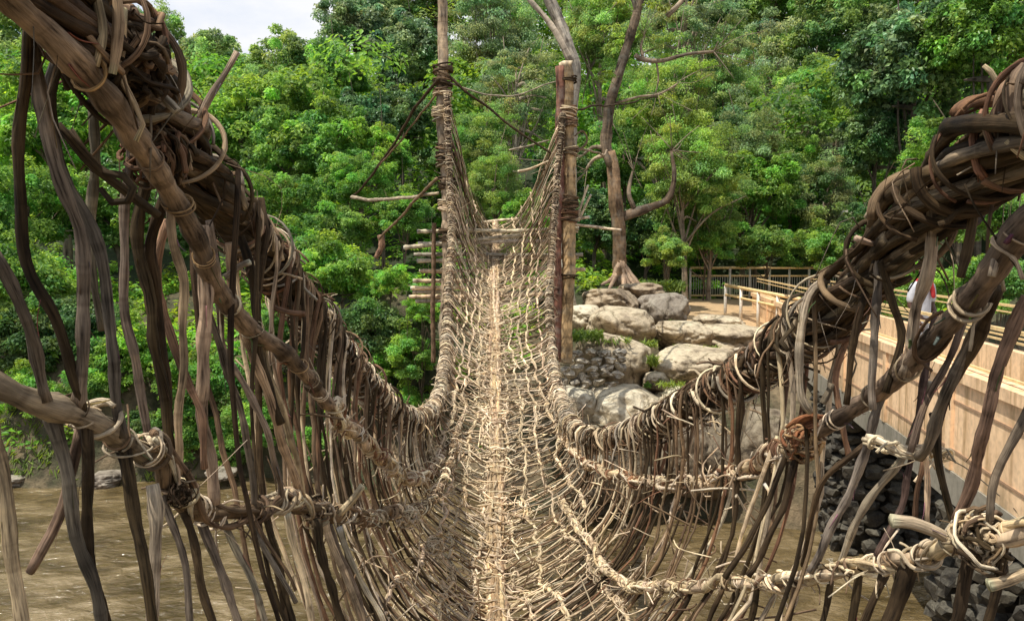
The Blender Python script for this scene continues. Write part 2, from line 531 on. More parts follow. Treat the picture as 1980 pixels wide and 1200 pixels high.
def trunk_mesh(name, seed, cen, H=1.6, r=0.055, limbs=9, tint=(0.2, 0.16, 0.12)):
    """trunk from z=0 to crown centre at z=H (crown-radius units), limbs out to some clumps"""
    g = random.Random(seed)
    mb = MB()
    top = Vector((g.uniform(-.12, .12), g.uniform(-.12, .12), H))
    base = [Vector((0, 0, -0.15)), Vector((g.uniform(-.05, .05), g.uniform(-.05, .05), H * 0.4)), Vector((g.uniform(-.1, .1), g.uniform(-.1, .1), H * 0.75)), top]
    p = catmull(base, 14)
    tube(mb, p, np.linspace(r * 1.25, r * 0.5, 14), 7, tint)
    idx = list(range(len(cen))); g.shuffle(idx)
    for i in idx[:limbs]:
        c = Vector(cen[i]) + Vector((0, 0, H))
        k = g.randint(6, 13)
        s = Vector(p[k])
        mid = s.lerp(c, 0.5) + Vector((g.uniform(-.08, .08), g.uniform(-.08, .08), g.uniform(-.02, .12)))
        q = catmull([s, mid, c], 9)
        tube(mb, q, np.linspace(r * 0.42, r * 0.1, 9), 5, tint)
    o = mb.build(name, M_TRUNK)
    me = o.data
    bpy.data.objects.remove(o)
    return me


PROTO = {}


def protos():
    def mk(key, mat, tint, H=1.6, limbs=9, r=.055, **kw):
        me, cen = crown_mesh('crown', mat=mat, **kw)
        PROTO[key] = (me, trunk_mesh('trunk', kw['seed'], cen, H=H, limbs=limbs, r=r, tint=tint), H)
    mk('broad', M_LEAF, (0.16, 0.13, 0.10), seed=3, R=(1, 1, .95), clumps=170, per=230, cr=.2, leaf=.066, aspect=.46, squash=.95, low=-.9, spray=.3)
    mk('round', M_LEAF, (0.15, 0.12, 0.09), seed=5, R=(1, 1, 1), clumps=190, per=210, cr=.18, leaf=.056, aspect=.5, squash=.95, low=-.95, spray=.25)
    mk('fine', M_LEAF_PALE, (0.22, 0.18, 0.14), seed=9, R=(1, 1, 1.05), clumps=150, per=280, cr=.22, leaf=.05, aspect=.36, squash=.85, low=-.95, droop=.8, spray=.5, limbs=16)
    mk('dark', M_LEAF_DARK, (0.11, 0.09, 0.075), seed=12, R=(1, 1, 1), clumps=160, per=210, cr=.21, leaf=.072, aspect=.55, squash=.9, low=-.9, spray=.35)
    mk('airy', M_LEAF_PALE, (0.34, 0.29, 0.23), seed=21, R=(1, 1, 1.15), clumps=130, per=170, cr=.2, leaf=.052, aspect=.4, squash=.8, low=-.95, droop=.6, spray=.6, limbs=30)
    mk('shrub', M_LEAF, (0.14, 0.11, 0.08), seed=31, H=.55, limbs=10, r=.03, R=(1, 1, .85), clumps=130, per=220, cr=.22, leaf=.072, aspect=.46, squash=.85, low=-.6, spray=.4)
    mk('bush', M_LEAF, (0.14, 0.11, 0.08), seed=37, H=.6, limbs=10, r=.03, R=(1, 1, .85), clumps=140, per=200, cr=.2, leaf=.068, aspect=.5, squash=.85, low=-.7, spray=.3)


def tree(kind, px, py, Y, wpx, color, label, name='tree', cat='tree', group=None, hs=1.0):
    """crown centre seen at (px,py) at distance Y, crown half-width wpx survey pixels"""
    c = P(px, py, Y)
    hz = .12 + .5 * sst(26, 55, Y)   # distance haze mixed into the leaf colour, stronger up the hill
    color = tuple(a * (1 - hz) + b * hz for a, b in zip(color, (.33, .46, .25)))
    s = wpx * Y / F
    crown, trunk, H = PROTO[kind]
    gz = ground(c.x, c.y)
    h = max(c.z - gz, 0.3)
    root = empty(name, (c.x, c.y, gz), label, cat, group)
    root.rotation_euler.z = rnd.uniform(0, 6.28)
    cr = bpy.data.objects.new('crown', crown); COL.objects.link(cr)
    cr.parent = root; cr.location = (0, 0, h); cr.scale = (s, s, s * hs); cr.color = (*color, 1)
    tr = bpy.data.objects.new('trunk', trunk); COL.objects.link(tr)
    tr.parent = root; tr.scale = (s, s, h / H)
    return root


G_MID = (0.15, 0.34, 0.062)
G_VIV = (0.20, 0.43, 0.07)
G_YEL = (0.25, 0.41, 0.095)
G_OLV = (0.25, 0.345, 0.15)
G_DRK = (0.08, 0.19, 0.055)
G_BLU = (0.12, 0.24, 0.10)


def forest():
    T = [
        # far hill line on the left, under the patch of sky
        ('round', 275, 75, 52, 85, G_MID, 'rounded dark tree top on the skyline left of the sky patch', 'tree'),
        ('broad', 95, 60, 48, 130, G_MID, 'tall green tree behind the thick vine bundle at upper left corner', 'tree'),
        ('broad', 420, 150, 50, 95, G_YEL, 'yellowish tree with uneven top below the left end of the sky patch', 'tree'),
        ('broad', 560, 165, 46, 105, G_VIV, 'bright green layered tree directly below the patch of sky', 'tree'),
        ('dark', 690, 60, 56, 90, G_BLU, 'tall dark tree bordering the sky patch on its right', 'tree'),
        ('broad', 650, 150, 40, 80, G_VIV, 'bright layered tree on the hillside right of the sky patch', 'tree'),
        # left middle
        ('broad', 470, 260, 34, 120, G_VIV, 'vivid green tree behind the forked stick of the left handrail', 'tree'),
        ('broad', 610, 300, 29, 125, G_MID, 'large glossy green tree left of the left far post', 'tree'),
        ('round', 560, 400, 26, 95, G_MID, 'dense dark green tree above the bush by the left cable', 'tree'),
        ('dark', 700, 250, 33, 90, G_DRK, 'shadowy dark green tree behind the stay rope of the left post', 'tree'),
        ('round', 690, 350, 26, 75, G_VIV, 'bright green tree crossed by the bare branch beside the left post', 'tree'),
        ('broad', 120, 250, 30, 150, G_VIV, 'yellow green tree seen through the upper left vines', 'tree'),
        ('round', 60, 400, 24, 120, G_MID, 'leafy green tree at the left edge halfway up', 'tree'),
        ('dark', 230, 400, 26, 110, G_MID, 'dark leafed tree behind the loop of dark vines on the left', 'tree'),
        ('dark', 380, 420, 25, 100, G_DRK, 'deep green tree hidden behind the left handrail bundle', 'tree'),
        # centre
        ('dark', 800, 110, 42, 95, G_BLU, 'tall dark bluish tree just left of the left post top', 'tree'),
        ('dark', 780, 230, 35, 75, G_DRK, 'dark tree in shade right beside the left post lashing', 'tree'),
        ('fine', 950, 80, 40, 110, G_OLV, 'olive tree between the two post tops', 'tree'),
        ('airy', 1000, 170, 34, 95, G_OLV, 'thin tree with bare twigs showing between the two posts', 'tree'),
        ('fine', 930, 290, 30, 85, G_YEL, 'light green tree in the gap right of the left post', 'tree'),
        ('fine', 950, 365, 26, 75, G_YEL, 'sunlit light green tree above the top bar of the ramp', 'tree'),
        ('broad', 1010, 420, 25, 60, G_VIV, 'green tree filling the gap beside the right cable', 'tree'),
        ('dark', 1080, 330, 31, 70, G_DRK, 'dark tree in shade behind the right post', 'tree'),
        # right
        ('fine', 1170, 60, 36, 110, G_YEL, 'light green tree behind the two pale leaning trunks', 'tree'),
        ('airy', 1330, 60, 40, 110, G_OLV, 'thin olive tree with pale bare branches right of the crooked trunk top', 'tree'),
        ('fine', 1290, 210, 31, 105, G_YEL, 'feathery light green tree right of the crooked trunk', 'tree'),
        ('fine', 1330, 340, 29, 105, G_YEL, 'yellow green tree with soft foliage right of the crooked trunk base', 'tree'),
        ('airy', 1480, 130, 46, 115, G_OLV, 'hazy pale tree draped with creepers high on the right hillside', 'tree'),
        ('airy', 1500, 260, 38, 95, G_OLV, 'greyish olive tree below the hazy creeper draped tree', 'tree'),
        ('broad', 1620, 60, 44, 110, G_MID, 'green tree at the top right of centre beside the big dark tree', 'tree'),
        ('dark', 1760, 130, 30, 150, G_BLU, 'big dark broad leaved tree at upper right', 'tree'),
        ('dark', 1910, 60, 27, 130, G_MID, 'broad leaved tree above the right handrail at the top right corner', 'tree'),
        ('dark', 1700, 270, 31, 90, G_DRK, 'shaded lower tree under the big dark tree at right', 'tree'),
        ('broad', 1460, 370, 33, 90, G_VIV, 'bushy green tree above the landing railing', 'tree'),
        ('fine', 1590, 390, 34, 90, G_OLV, 'dull green tree left of the right handrail bundle', 'tree'),
        ('round', 1860, 300, 25, 110, G_MID, 'green tree hidden behind the right handrail bundle', 'tree'),
        ('round', 1200, 300, 33, 90, G_MID, 'green tree directly behind the crooked trunk', 'tree'),
        ('dark', 1150, 430, 30, 75, G_DRK, 'dark tree in deep shade behind the base of the crooked trunk', 'tree'),
        ('dark', 1250, 440, 31, 70, G_DRK, 'dark foliage tree in shade right of the crooked trunk base', 'tree'),
    ]
    T += [
        ('broad', 1480, -20, 54, 120, G_MID, 'tall green hilltop tree above the hazy creeper draped tree', 'tree'),
        ('dark', 1330, -30, 55, 110, G_BLU, 'tall dark hilltop tree above the thin olive tree', 'tree'),
        ('broad', 1150, -30, 56, 110, G_MID, 'tall green hilltop tree above the crooked trunk', 'tree'),
        ('broad', 980, -30, 58, 110, G_VIV, 'tall green hilltop tree between the tops of the two posts', 'tree'),
        ('round', 850, -40, 60, 100, G_BLU, 'tall dark hilltop tree behind the top of the left post', 'tree'),
        ('broad', 740, 20, 60, 80, G_MID, 'hilltop tree right beside the sky patch', 'tree'),
        ('broad', 1680, -30, 50, 110, G_MID, 'tall green hilltop tree left of the big dark tree', 'tree'),
        ('broad', 1820, -60, 46, 120, G_VIV, 'tall green hilltop tree behind the big dark tree', 'tree'),
        ('broad', 330, 190, 44, 95, G_MID, 'green hillside tree behind the left handrail bundle', 'tree'),
        ('broad', 210, 150, 42, 110, G_YEL, 'yellowish hillside tree seen left of the left handrail bundle', 'tree'),
        ('round', 500, 190, 42, 80, G_MID, 'darker hillside tree just right of the forked stick', 'tree'),
        ('broad', 580, 235, 36, 90, G_VIV, 'sunlit hillside tree left of the stay rope', 'tree'),
        ('fine', 1400, 210, 40, 95, G_YEL, 'light green hillside tree below the pale bare branch', 'tree'),
        ('broad', 1560, 190, 42, 90, G_VIV, 'green hillside tree left of the big dark tree', 'tree'),
        ('fine', 1440, 300, 34, 90, G_OLV, 'soft olive tree in the middle of the right hillside', 'tree'),
        ('fine', 1370, 420, 30, 75, G_YEL, 'sunlit yellowish tree left of the landing railing', 'tree'),
        ('broad', 1530, 340, 36, 80, G_MID, 'green tree in the middle of the right hillside', 'tree'),
        ('dark', 860, 300, 40, 80, G_DRK, 'dark tree right behind the left post', 'tree'),
        ('broad', 740, 300, 30, 70, G_VIV, 'sunlit tree left of the left post under the ropes', 'tree'),
    ]
    for k, px, py, Y, w, c, lab, nm in T:
        j = rnd.uniform(0.9, 1.12)
        tree(k, px, py, Y, w, tuple(x * j for x in c), lab, nm)
    S = [
        ('shrub', 40, 560, 21, 120, G_MID, 'leafy shrub at the left edge beyond the river'),
        ('bush', 150, 640, 20.5, 110, G_DRK, 'shadowed shrub behind the grey forked vine on the left'),
        ('shrub', 250, 730, 20, 100, G_VIV, 'sunny shrub on the far shore behind the left lower rail'),
        ('shrub', 60, 700, 20.5, 110, G_DRK, 'dark shrub behind the cut end of the left lower rail'),
        ('bush', 400, 740, 20, 105, G_MID, 'green shrub on the far shore behind the pale left stakes'),
        ('shrub', 490, 820, 19.3, 75, G_VIV, 'low shrub overhanging the water left of the vine netting'),
        ('bush', 370, 850, 19.4, 70, G_MID, 'low dark shrub at the water edge on the left'),
        ('bush', 560, 640, 20, 100, G_MID, 'green shrub behind the left handrail middle'),
        ('shrub', 640, 540, 20.5, 100, G_VIV, 'bright rounded shrub beside the left far post stack of poles'),
        ('bush', 720, 640, 19.2, 95, G_DRK, 'dark leafy shrub on the bank left of the left post foot'),
        ('shrub', 790, 690, 18.6, 75, G_MID, 'shrub hanging over the bank beside the left post foot'),
        ('bush', 700, 740, 18.9, 85, G_MID, 'green shrub just above the lowest dip of the left cable'),
        ('shrub', 790, 790, 18.4, 60, G_VIV, 'small bright shrub behind the dip of the left cable'),
        ('shrub', 560, 500, 22, 85, G_VIV, 'light feathery shrub touching the left handrail bundle'),
        ('bush', 660, 450, 23, 80, G_MID, 'green shrub under the bare branch left of the left post'),
        ('shrub', 780, 420, 23, 65, G_MID, 'leafy shrub above the poles left of the left post'),
        ('shrub', 1290, 490, 27, 55, G_YEL, 'yellowish shrub at the foot of the slope right of the crooked trunk'),
        ('bush', 1360, 470, 30, 60, G_VIV, 'bright shrub behind the left end of the landing railing'),
        ('bush', 1480, 480, 31, 70, G_MID, 'green shrub behind the middle of the landing railing'),
        ('shrub', 1590, 490, 31, 70, G_MID, 'leafy shrub behind the right end of the landing railing'),
        ('bush', 1700, 430, 26, 75, G_DRK, 'dark shrub behind the right handrail bundle'),
        ('bush', 1800, 560, 17, 75, G_VIV, 'pale green shrub beyond the footbridge where the person stands'),
        ('shrub', 1930, 560, 14.5, 95, G_MID, 'glossy shrub behind the footbridge railing at the right edge'),
        ('bush', 1700, 590, 23, 55, G_YEL, 'yellow green shrub beyond the footbridge behind the right handrail'),
        ('shrub', 1920, 430, 18, 95, G_MID, 'broad shrub seen between the right handrail and right rail pole'),
        ('shrub', 1255, 700, 18.3, 13, G_VIV, 'small green plant between the boulders'),
        ('shrub', 1252, 745, 17.3, 10, G_MID, 'tiny green plant beside the small round boulder'),
    ]
    S += [
        ('bush', 755, 545, 19.2, 45, G_VIV, 'small shrub left of the stacked pale poles'),
        ('shrub', 815, 600, 18.3, 40, G_VIV, 'small bright shrub right at the left post under the stacked poles'),
        ('shrub', 60, 845, 19.3, 75, G_VIV, 'low bright shrub at the water edge under the left lower rail end'),
        ('bush', 180, 850, 19.3, 70, G_MID, 'low green shrub at the water edge behind the dark left stakes'),
        ('shrub', 270, 860, 19.2, 60, G_DRK, 'low dark shrub at the water edge left of the pale left stake'),
        ('shrub', 440, 870, 19.2, 60, G_MID, 'small leafy shrub right at the water behind the left netting'),
        ('bush', 610, 860, 18.9, 60, G_MID, 'green shrub at the water edge behind the dense left netting'),
    ]
    for k, px, py, Y, w, c, lab in S:
        j = rnd.uniform(0.9, 1.12)
        tree(k, px, py, Y, w, tuple(x * j for x in c), lab, 'shrub', 'shrub')


def woods():
    """hillside woodland that reads as one mass, and low growth on the banks"""
    g = np.random.default_rng(55)
    Vs, Fs, T, off = [], [], [], 0
    for i in range(900):
        y = g.uniform(34, 80); x = g.uniform(-0.75, 0.75) * y
        c = np.array([x, y, ground(x, y) + g.uniform(0.5, 6.5) + (g.uniform(0, 8) if x > -.2 * y + 2 and y > 50 else 0)])
        if x < -8 and y > 50: c[2] -= 2.0
        r = g.uniform(1.2, 2.4); n = 300
        d = unit(g.normal(size=(n, 3))); d[:, 2] = np.abs(d[:, 2]) * .8
        q = d * (r * g.uniform(.4, 1, n) ** .5)[:, None]
        nrm = unit(d + np.array([0, 0, .6]) + g.normal(scale=.4, size=(n, 3)))
        v, f = leaf_mesh(c + q, nrm, unit(g.normal(size=(n, 3))), g.uniform(.18, .42, n), g.uniform(.1, .2, n))
        Vs.append(v); Fs.append(f + off); off += len(v)
        T.append(np.tile(np.array([1, 1, 1]) * g.uniform(.6, 1.25) * np.array([g.uniform(.8, 1.5), 1, 1]), (len(v), 1)))
    me = build_leaves('hillside_woods', np.vstack(Vs), np.vstack(Fs), M_LEAF, np.vstack(T))
    o = bpy.data.objects.new('hillside_woods', me); COL.objects.link(o); o.color = (*G_MID, 1)
    tag(o, 'mass of green woodland covering the hillside behind the trees', 'woods', kind='stuff')
    # undergrowth
    Vs, Fs, T, off = [], [], [], 0
    made = 0
    while made < 1500:
        y = g.uniform(17.5, 42); x = g.uniform(-0.8, 0.8) * y
        s = shore(x)
        if y < s + 0.6: continue
        if 0.6 < x < 9.5 and y < 26.5: continue
        if 5.2 < x < 15 and y < 31.8: continue
        if x > 3 and abs(x - (3.16 + .187 * y) - .9) < 1.6: continue
        made += 1
        r = g.uniform(.25, .7); n = 46
        c = np.array([x, y, ground(x, y) + 0.05])
        d = unit(g.normal(size=(n, 3))); d[:, 2] = np.abs(d[:, 2])
        q = d * (r * g.uniform(.3, 1, n))[:, None]
        nrm = unit(d * .6 + np.array([0, 0, .8]) + g.normal(scale=.4, size=(n, 3)))
        v, f = leaf_mesh(c + q, nrm, unit(q + np.array([0, 0, .1])), g.uniform(.12, .3, n), g.uniform(.06, .13, n))
        Vs.append(v); Fs.append(f + off); off += len(v)
        T.append(np.tile(np.array([1, 1, 1]) * g.uniform(.6, 1.3) * np.array([g.uniform(.8, 1.5), 1, 1]), (len(v), 1)))
    me = build_leaves('undergrowth', np.vstack(Vs), np.vstack(Fs), M_LEAF, np.vstack(T))
    o = bpy.data.objects.new('undergrowth', me); COL.objects.link(o); o.color = (*G_VIV, 1)
    tag(o, 'low green undergrowth covering the far bank', 'undergrowth', kind='stuff')
    # grass blades by the boulders and the right post, and on the slope by the landing
    Vs, Fs, off = [], [], 0
    for (px, py, Y, w, h, n) in ((1130, 640, 17.6, 35, 30, 420), (1275, 545, 25, 50, 30, 500), (1230, 575, 23, 40, 14, 150), (1180, 655, 18, 40, 12, 200), (60, 915, 18.9, 90, 14, 500), (320, 905, 19, 60, 10, 200), (960, 610, 17.5, 80, 20, 500), (930, 690, 16.9, 60, 22, 350), (1160, 655, 18.2, 26, 12, 160), (1262, 690, 17.9, 10, 26, 160), (1300, 740, 17.2, 30, 8, 120), (1255, 660, 18.7, 16, 14, 120), (1345, 672, 18.9, 45, 8, 150), (1300, 625, 20, 12, 14, 100)):
        for _ in range(n):
            q = P(px + rnd.uniform(-w, w), py, Y + rnd.uniform(-.5, .5))
            z = max(ground(q.x, q.y), q.z - h * .5 * Y / F) if px > 900 else ground(q.x, q.y)
            q = np.array([[q.x, q.y, z + rnd.uniform(0, h * .5) * Y / F]])
            L = rnd.uniform(.5, 1.2) * 22 * Y / F
            nrm = unit(np.array([[rnd.uniform(-1, 1), rnd.uniform(-1, .2), .5]]))
            v, f = leaf_mesh(q, nrm, unit(np.array([[rnd.uniform(-.5, .5), rnd.uniform(-.5, .5), 1]])), [L], [L * .1 + .012])
            Vs.append(v); Fs.append(f + off); off += 4
    me = build_leaves('grass', np.vstack(Vs), np.vstack(Fs), M_LEAF_PALE)
    o = bpy.data.objects.new('grass', me); COL.objects.link(o); o.color = (.17, .25, .04, 1)
    tag(o, 'bright green grass on the bank among the boulders', 'grass', kind='stuff')


# ------------------------------------------------------------------ rocks
def rock_mesh(seed, sx, sy, sz, sub=4, rough=.22, flat=.0):
    bm = bmesh.new()
    bmesh.ops.create_icosphere(bm, subdivisions=sub, radius=1)
    o = Vector((seed * 7.3, seed * 3.1, seed * 1.7))
    for v in bm.verts:
        d = v.co.normalized()
        # superellipsoid for a blockier stone
        e = 1.0 / max(1e-3, (abs(d.x) ** 3 + abs(d.y) ** 3 + abs(d.z) ** 3) ** (1 / 3.0))
        k = (1 - .55) + .55 * e
        k *= 1 + rough * mnoise.noise(d * 1.1 + o) + rough * .5 * mnoise.noise(d * 2.6 + o) + rough * .2 * mnoise.noise(d * 7 + o) + rough * .1 * mnoise.noise(d * 16 + o)
        if sub > 3:      # broken faces and a few cracks
            cr = abs(mnoise.noise(d * 1.7 + o * 1.3))
            k -= .10 * max(0, 1 - cr / .045)
            for pl in range(3):
                nn = Vector((math.sin(seed * 3.3 + pl * 2.1), math.cos(seed * 1.9 + pl * 1.7), math.sin(seed + pl * 2.9) * .8)).normalized()
                k = min(k, .86 / max(.05, d.dot(nn))) if d.dot(nn) > .5 else k
        q = d * k
        if flat and q.z > 1 - flat: q.z = (1 - flat) + (q.z - 1 + flat) * .25
        v.co = (q.x * sx, q.y * sy, q.z * sz)
    return bm


def boulder(px, py, wpx, hpx, Y, label, color=(1, 1, 1), rot=0, seed=1, depth=1.0, flat=.15, name='boulder', rough=.22):
    c = P(px, py, Y)
    s = Y / F
    bm = rock_mesh(seed, wpx * s * 1.06, wpx * s * depth, hpx * s * 1.14, 5, rough, flat)
    me = bpy.data.meshes.new(name); bm.to_mesh(me); bm.free()
    for p in me.polygons: p.use_smooth = True
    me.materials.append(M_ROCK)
    o = bpy.data.objects.new(name, me); COL.objects.link(o)
    o.location = c; o.rotation_euler = (rnd.uniform(-.06, .06), rot, rnd.uniform(-.3, .3))
    o.color = (*color, 1)
    return tag(o, label, 'boulder')


def rocks():
    tan, pale, grey = (1.05, .98, .88), (1.3, 1.28, 1.2), (.62, .6, .62)
    B = [
        (1205, 632, 62, 38, 19.3, 'rounded tan boulder at the top of the pile behind the right post', tan, .12, 1),
        (1128, 612, 32, 22, 20, 'small pale boulder right beside the right post', pale, 0, 2),
        (1180, 582, 50, 24, 21, 'brownish boulder at the foot of the root bank', (.9, .8, .7), 0, 3),
        (1283, 600, 48, 32, 21, 'dark grey boulder left of the landing', grey, -.1, 4),
        (1318, 648, 50, 28, 19.6, 'pointed tan boulder with a dark gap beneath', tan, .15, 5),
        (1180, 700, 68, 52, 18.2, 'large smooth rounded boulder above the dry stone wall', tan, .25, 6),
        (1345, 705, 85, 34, 18.3, 'long flat topped boulder lying across the pile', tan, .02, 7),
        (1270, 737, 25, 18, 17.6, 'small round boulder between the bigger ones', pale, 0, 8),
        (1205, 795, 80, 50, 17, 'big whitish boulder at the bottom of the pile', pale, -.05, 9),
        (1112, 790, 42, 42, 16.9, 'pale boulder behind the right cable beside the big whitish one', (1.15, 1.15, 1.12), .1, 10),
        (1330, 775, 58, 32, 17.4, 'whitish boulder behind the right handrail at the pile bottom', pale, 0, 11),
        (1415, 655, 62, 26, 20.3, 'flat tan boulder below the ramp railing', tan, .06, 12),
        (1390, 625, 45, 16, 21.5, 'thin slab like boulder under the landing', tan, .1, 13),
        (1240, 565, 40, 18, 22, 'brown boulder tangled in tree roots', (.7, .6, .52), 0, 14),
        (1440, 745, 50, 40, 18.5, 'tan boulder half hidden by the right handrail', tan, 0, 15),
        (1180, 890, 90, 70, 16.2, 'dark boulder low on the bank behind the netting', (.5, .47, .43), 0, 16),
        (1330, 880, 85, 75, 16.4, 'dark boulder at the waterline behind the right netting', (.55, .5, .45), 0, 17),
        (1480, 860, 60, 70, 16.6, 'shadowed boulder at the waterline near the footbridge pier', (.5, .46, .42), 0, 18),
        (205, 925, 32, 15, 18.6, 'pale rock at the water edge under the left lower rail', grey, 0, 19),
        (430, 915, 26, 12, 18.5, 'grey rock at the water edge below the left shrubs', grey, 0, 20),
        (40, 920, 45, 12, 18.9, 'sandy rock at the water edge at the left border', grey, 0, 23),
    ]
    for (px, py, w, h, Y, lab, c, rot, sd) in B:
        boulder(px, py, w, h, Y, lab, c, rot, sd, depth=1.0 if h > 30 else 1.2)
    # dry stone wall under the big rounded boulder
    def stones(pts_fn, n, size, sd):
        g = random.Random(sd); mb = MB()
        for i in range(n):
            c = pts_fn(g)
            s = size * g.uniform(.6, 1.3)
            bm = rock_mesh(sd + i * .37, s * g.uniform(.9, 1.5), s, s * g.uniform(.55, .85), 2, .3)
            R = Matrix.Rotation(g.uniform(-.5, .5), 3, 'Y') @ Matrix.Rotation(g.uniform(0, 3), 3, 'Z')
            bm.verts.ensure_lookup_table()
            mb.add([tuple(R @ v.co + c) for v in bm.verts], [tuple(v.index for v in f.verts) for f in bm.faces], smooth=False)
            bm.free()
        return mb
    w = stones(lambda g: P(g.uniform(1082, 1198), 0, 17.1) * 1 + Vector((0, 0, 0)), 0, .1, 1)
    g = random.Random(4); k = 0
    mb = MB()
    rows = 6
    for r in range(rows):
        y = 682 + r * 14.5
        x = 1080 + g.uniform(0, 6)
        while x < 1196 - r * 3:
            wd = g.uniform(9, 15)
            c = P(x + wd, y + g.uniform(-3, 3), 17.15 - r * .02 + g.uniform(-.05, .05))
            s = 17.1 / F
            bm = rock_mesh(k * .71 + 3, wd * s * .95, .13, 7.6 * s * g.uniform(.7, 1.2), 2, .6)
            R = Matrix.Rotation(g.uniform(-.25, .25), 3, 'Y')
            mb.add([tuple(R @ v.co + c) for v in bm.verts], [tuple(v.index for v in f.verts) for f in bm.faces], smooth=False)
            bm.free(); k += 1
            x += wd * 2 + 1
    o = mb.build('dry_stone_wall', M_STONE); o.color = (1.7, 1.65, 1.5, 1)
    tag(o, 'low dry stone wall of jagged grey stones under the large rounded boulder', 'stone wall')


# ------------------------------------------------------------------ concrete footbridge and landing
FB_X0, FB_K = 3.16, 0.187


def fbp(Y, off, zrel):
    """point on the footbridge: station Y, offset across the deck, height relative to the eye"""
    n = math.hypot(1, FB_K)
    return Vector((FB_X0 + FB_K * Y + off / n, Y - off * FB_K / n, EYE + zrel))


def fb_box(mb, Y0, Y1, o0, o1, z0, z1, n=1):
    for i in range(n):
        a = Y0 + (Y1 - Y0) * i / n; b = Y0 + (Y1 - Y0) * (i + 1) / n
        v = [fbp(Y, o, z) for Y in (a, b) for o in (o0, o1) for z in (z0, z1)]
        f = [(0, 1, 3, 2), (4, 6, 7, 5), (0, 4, 5, 1), (2, 3, 7, 6), (1, 5, 7, 3), (0, 2, 6, 4)]
        mb.add([tuple(q) for q in v], f, smooth=False)


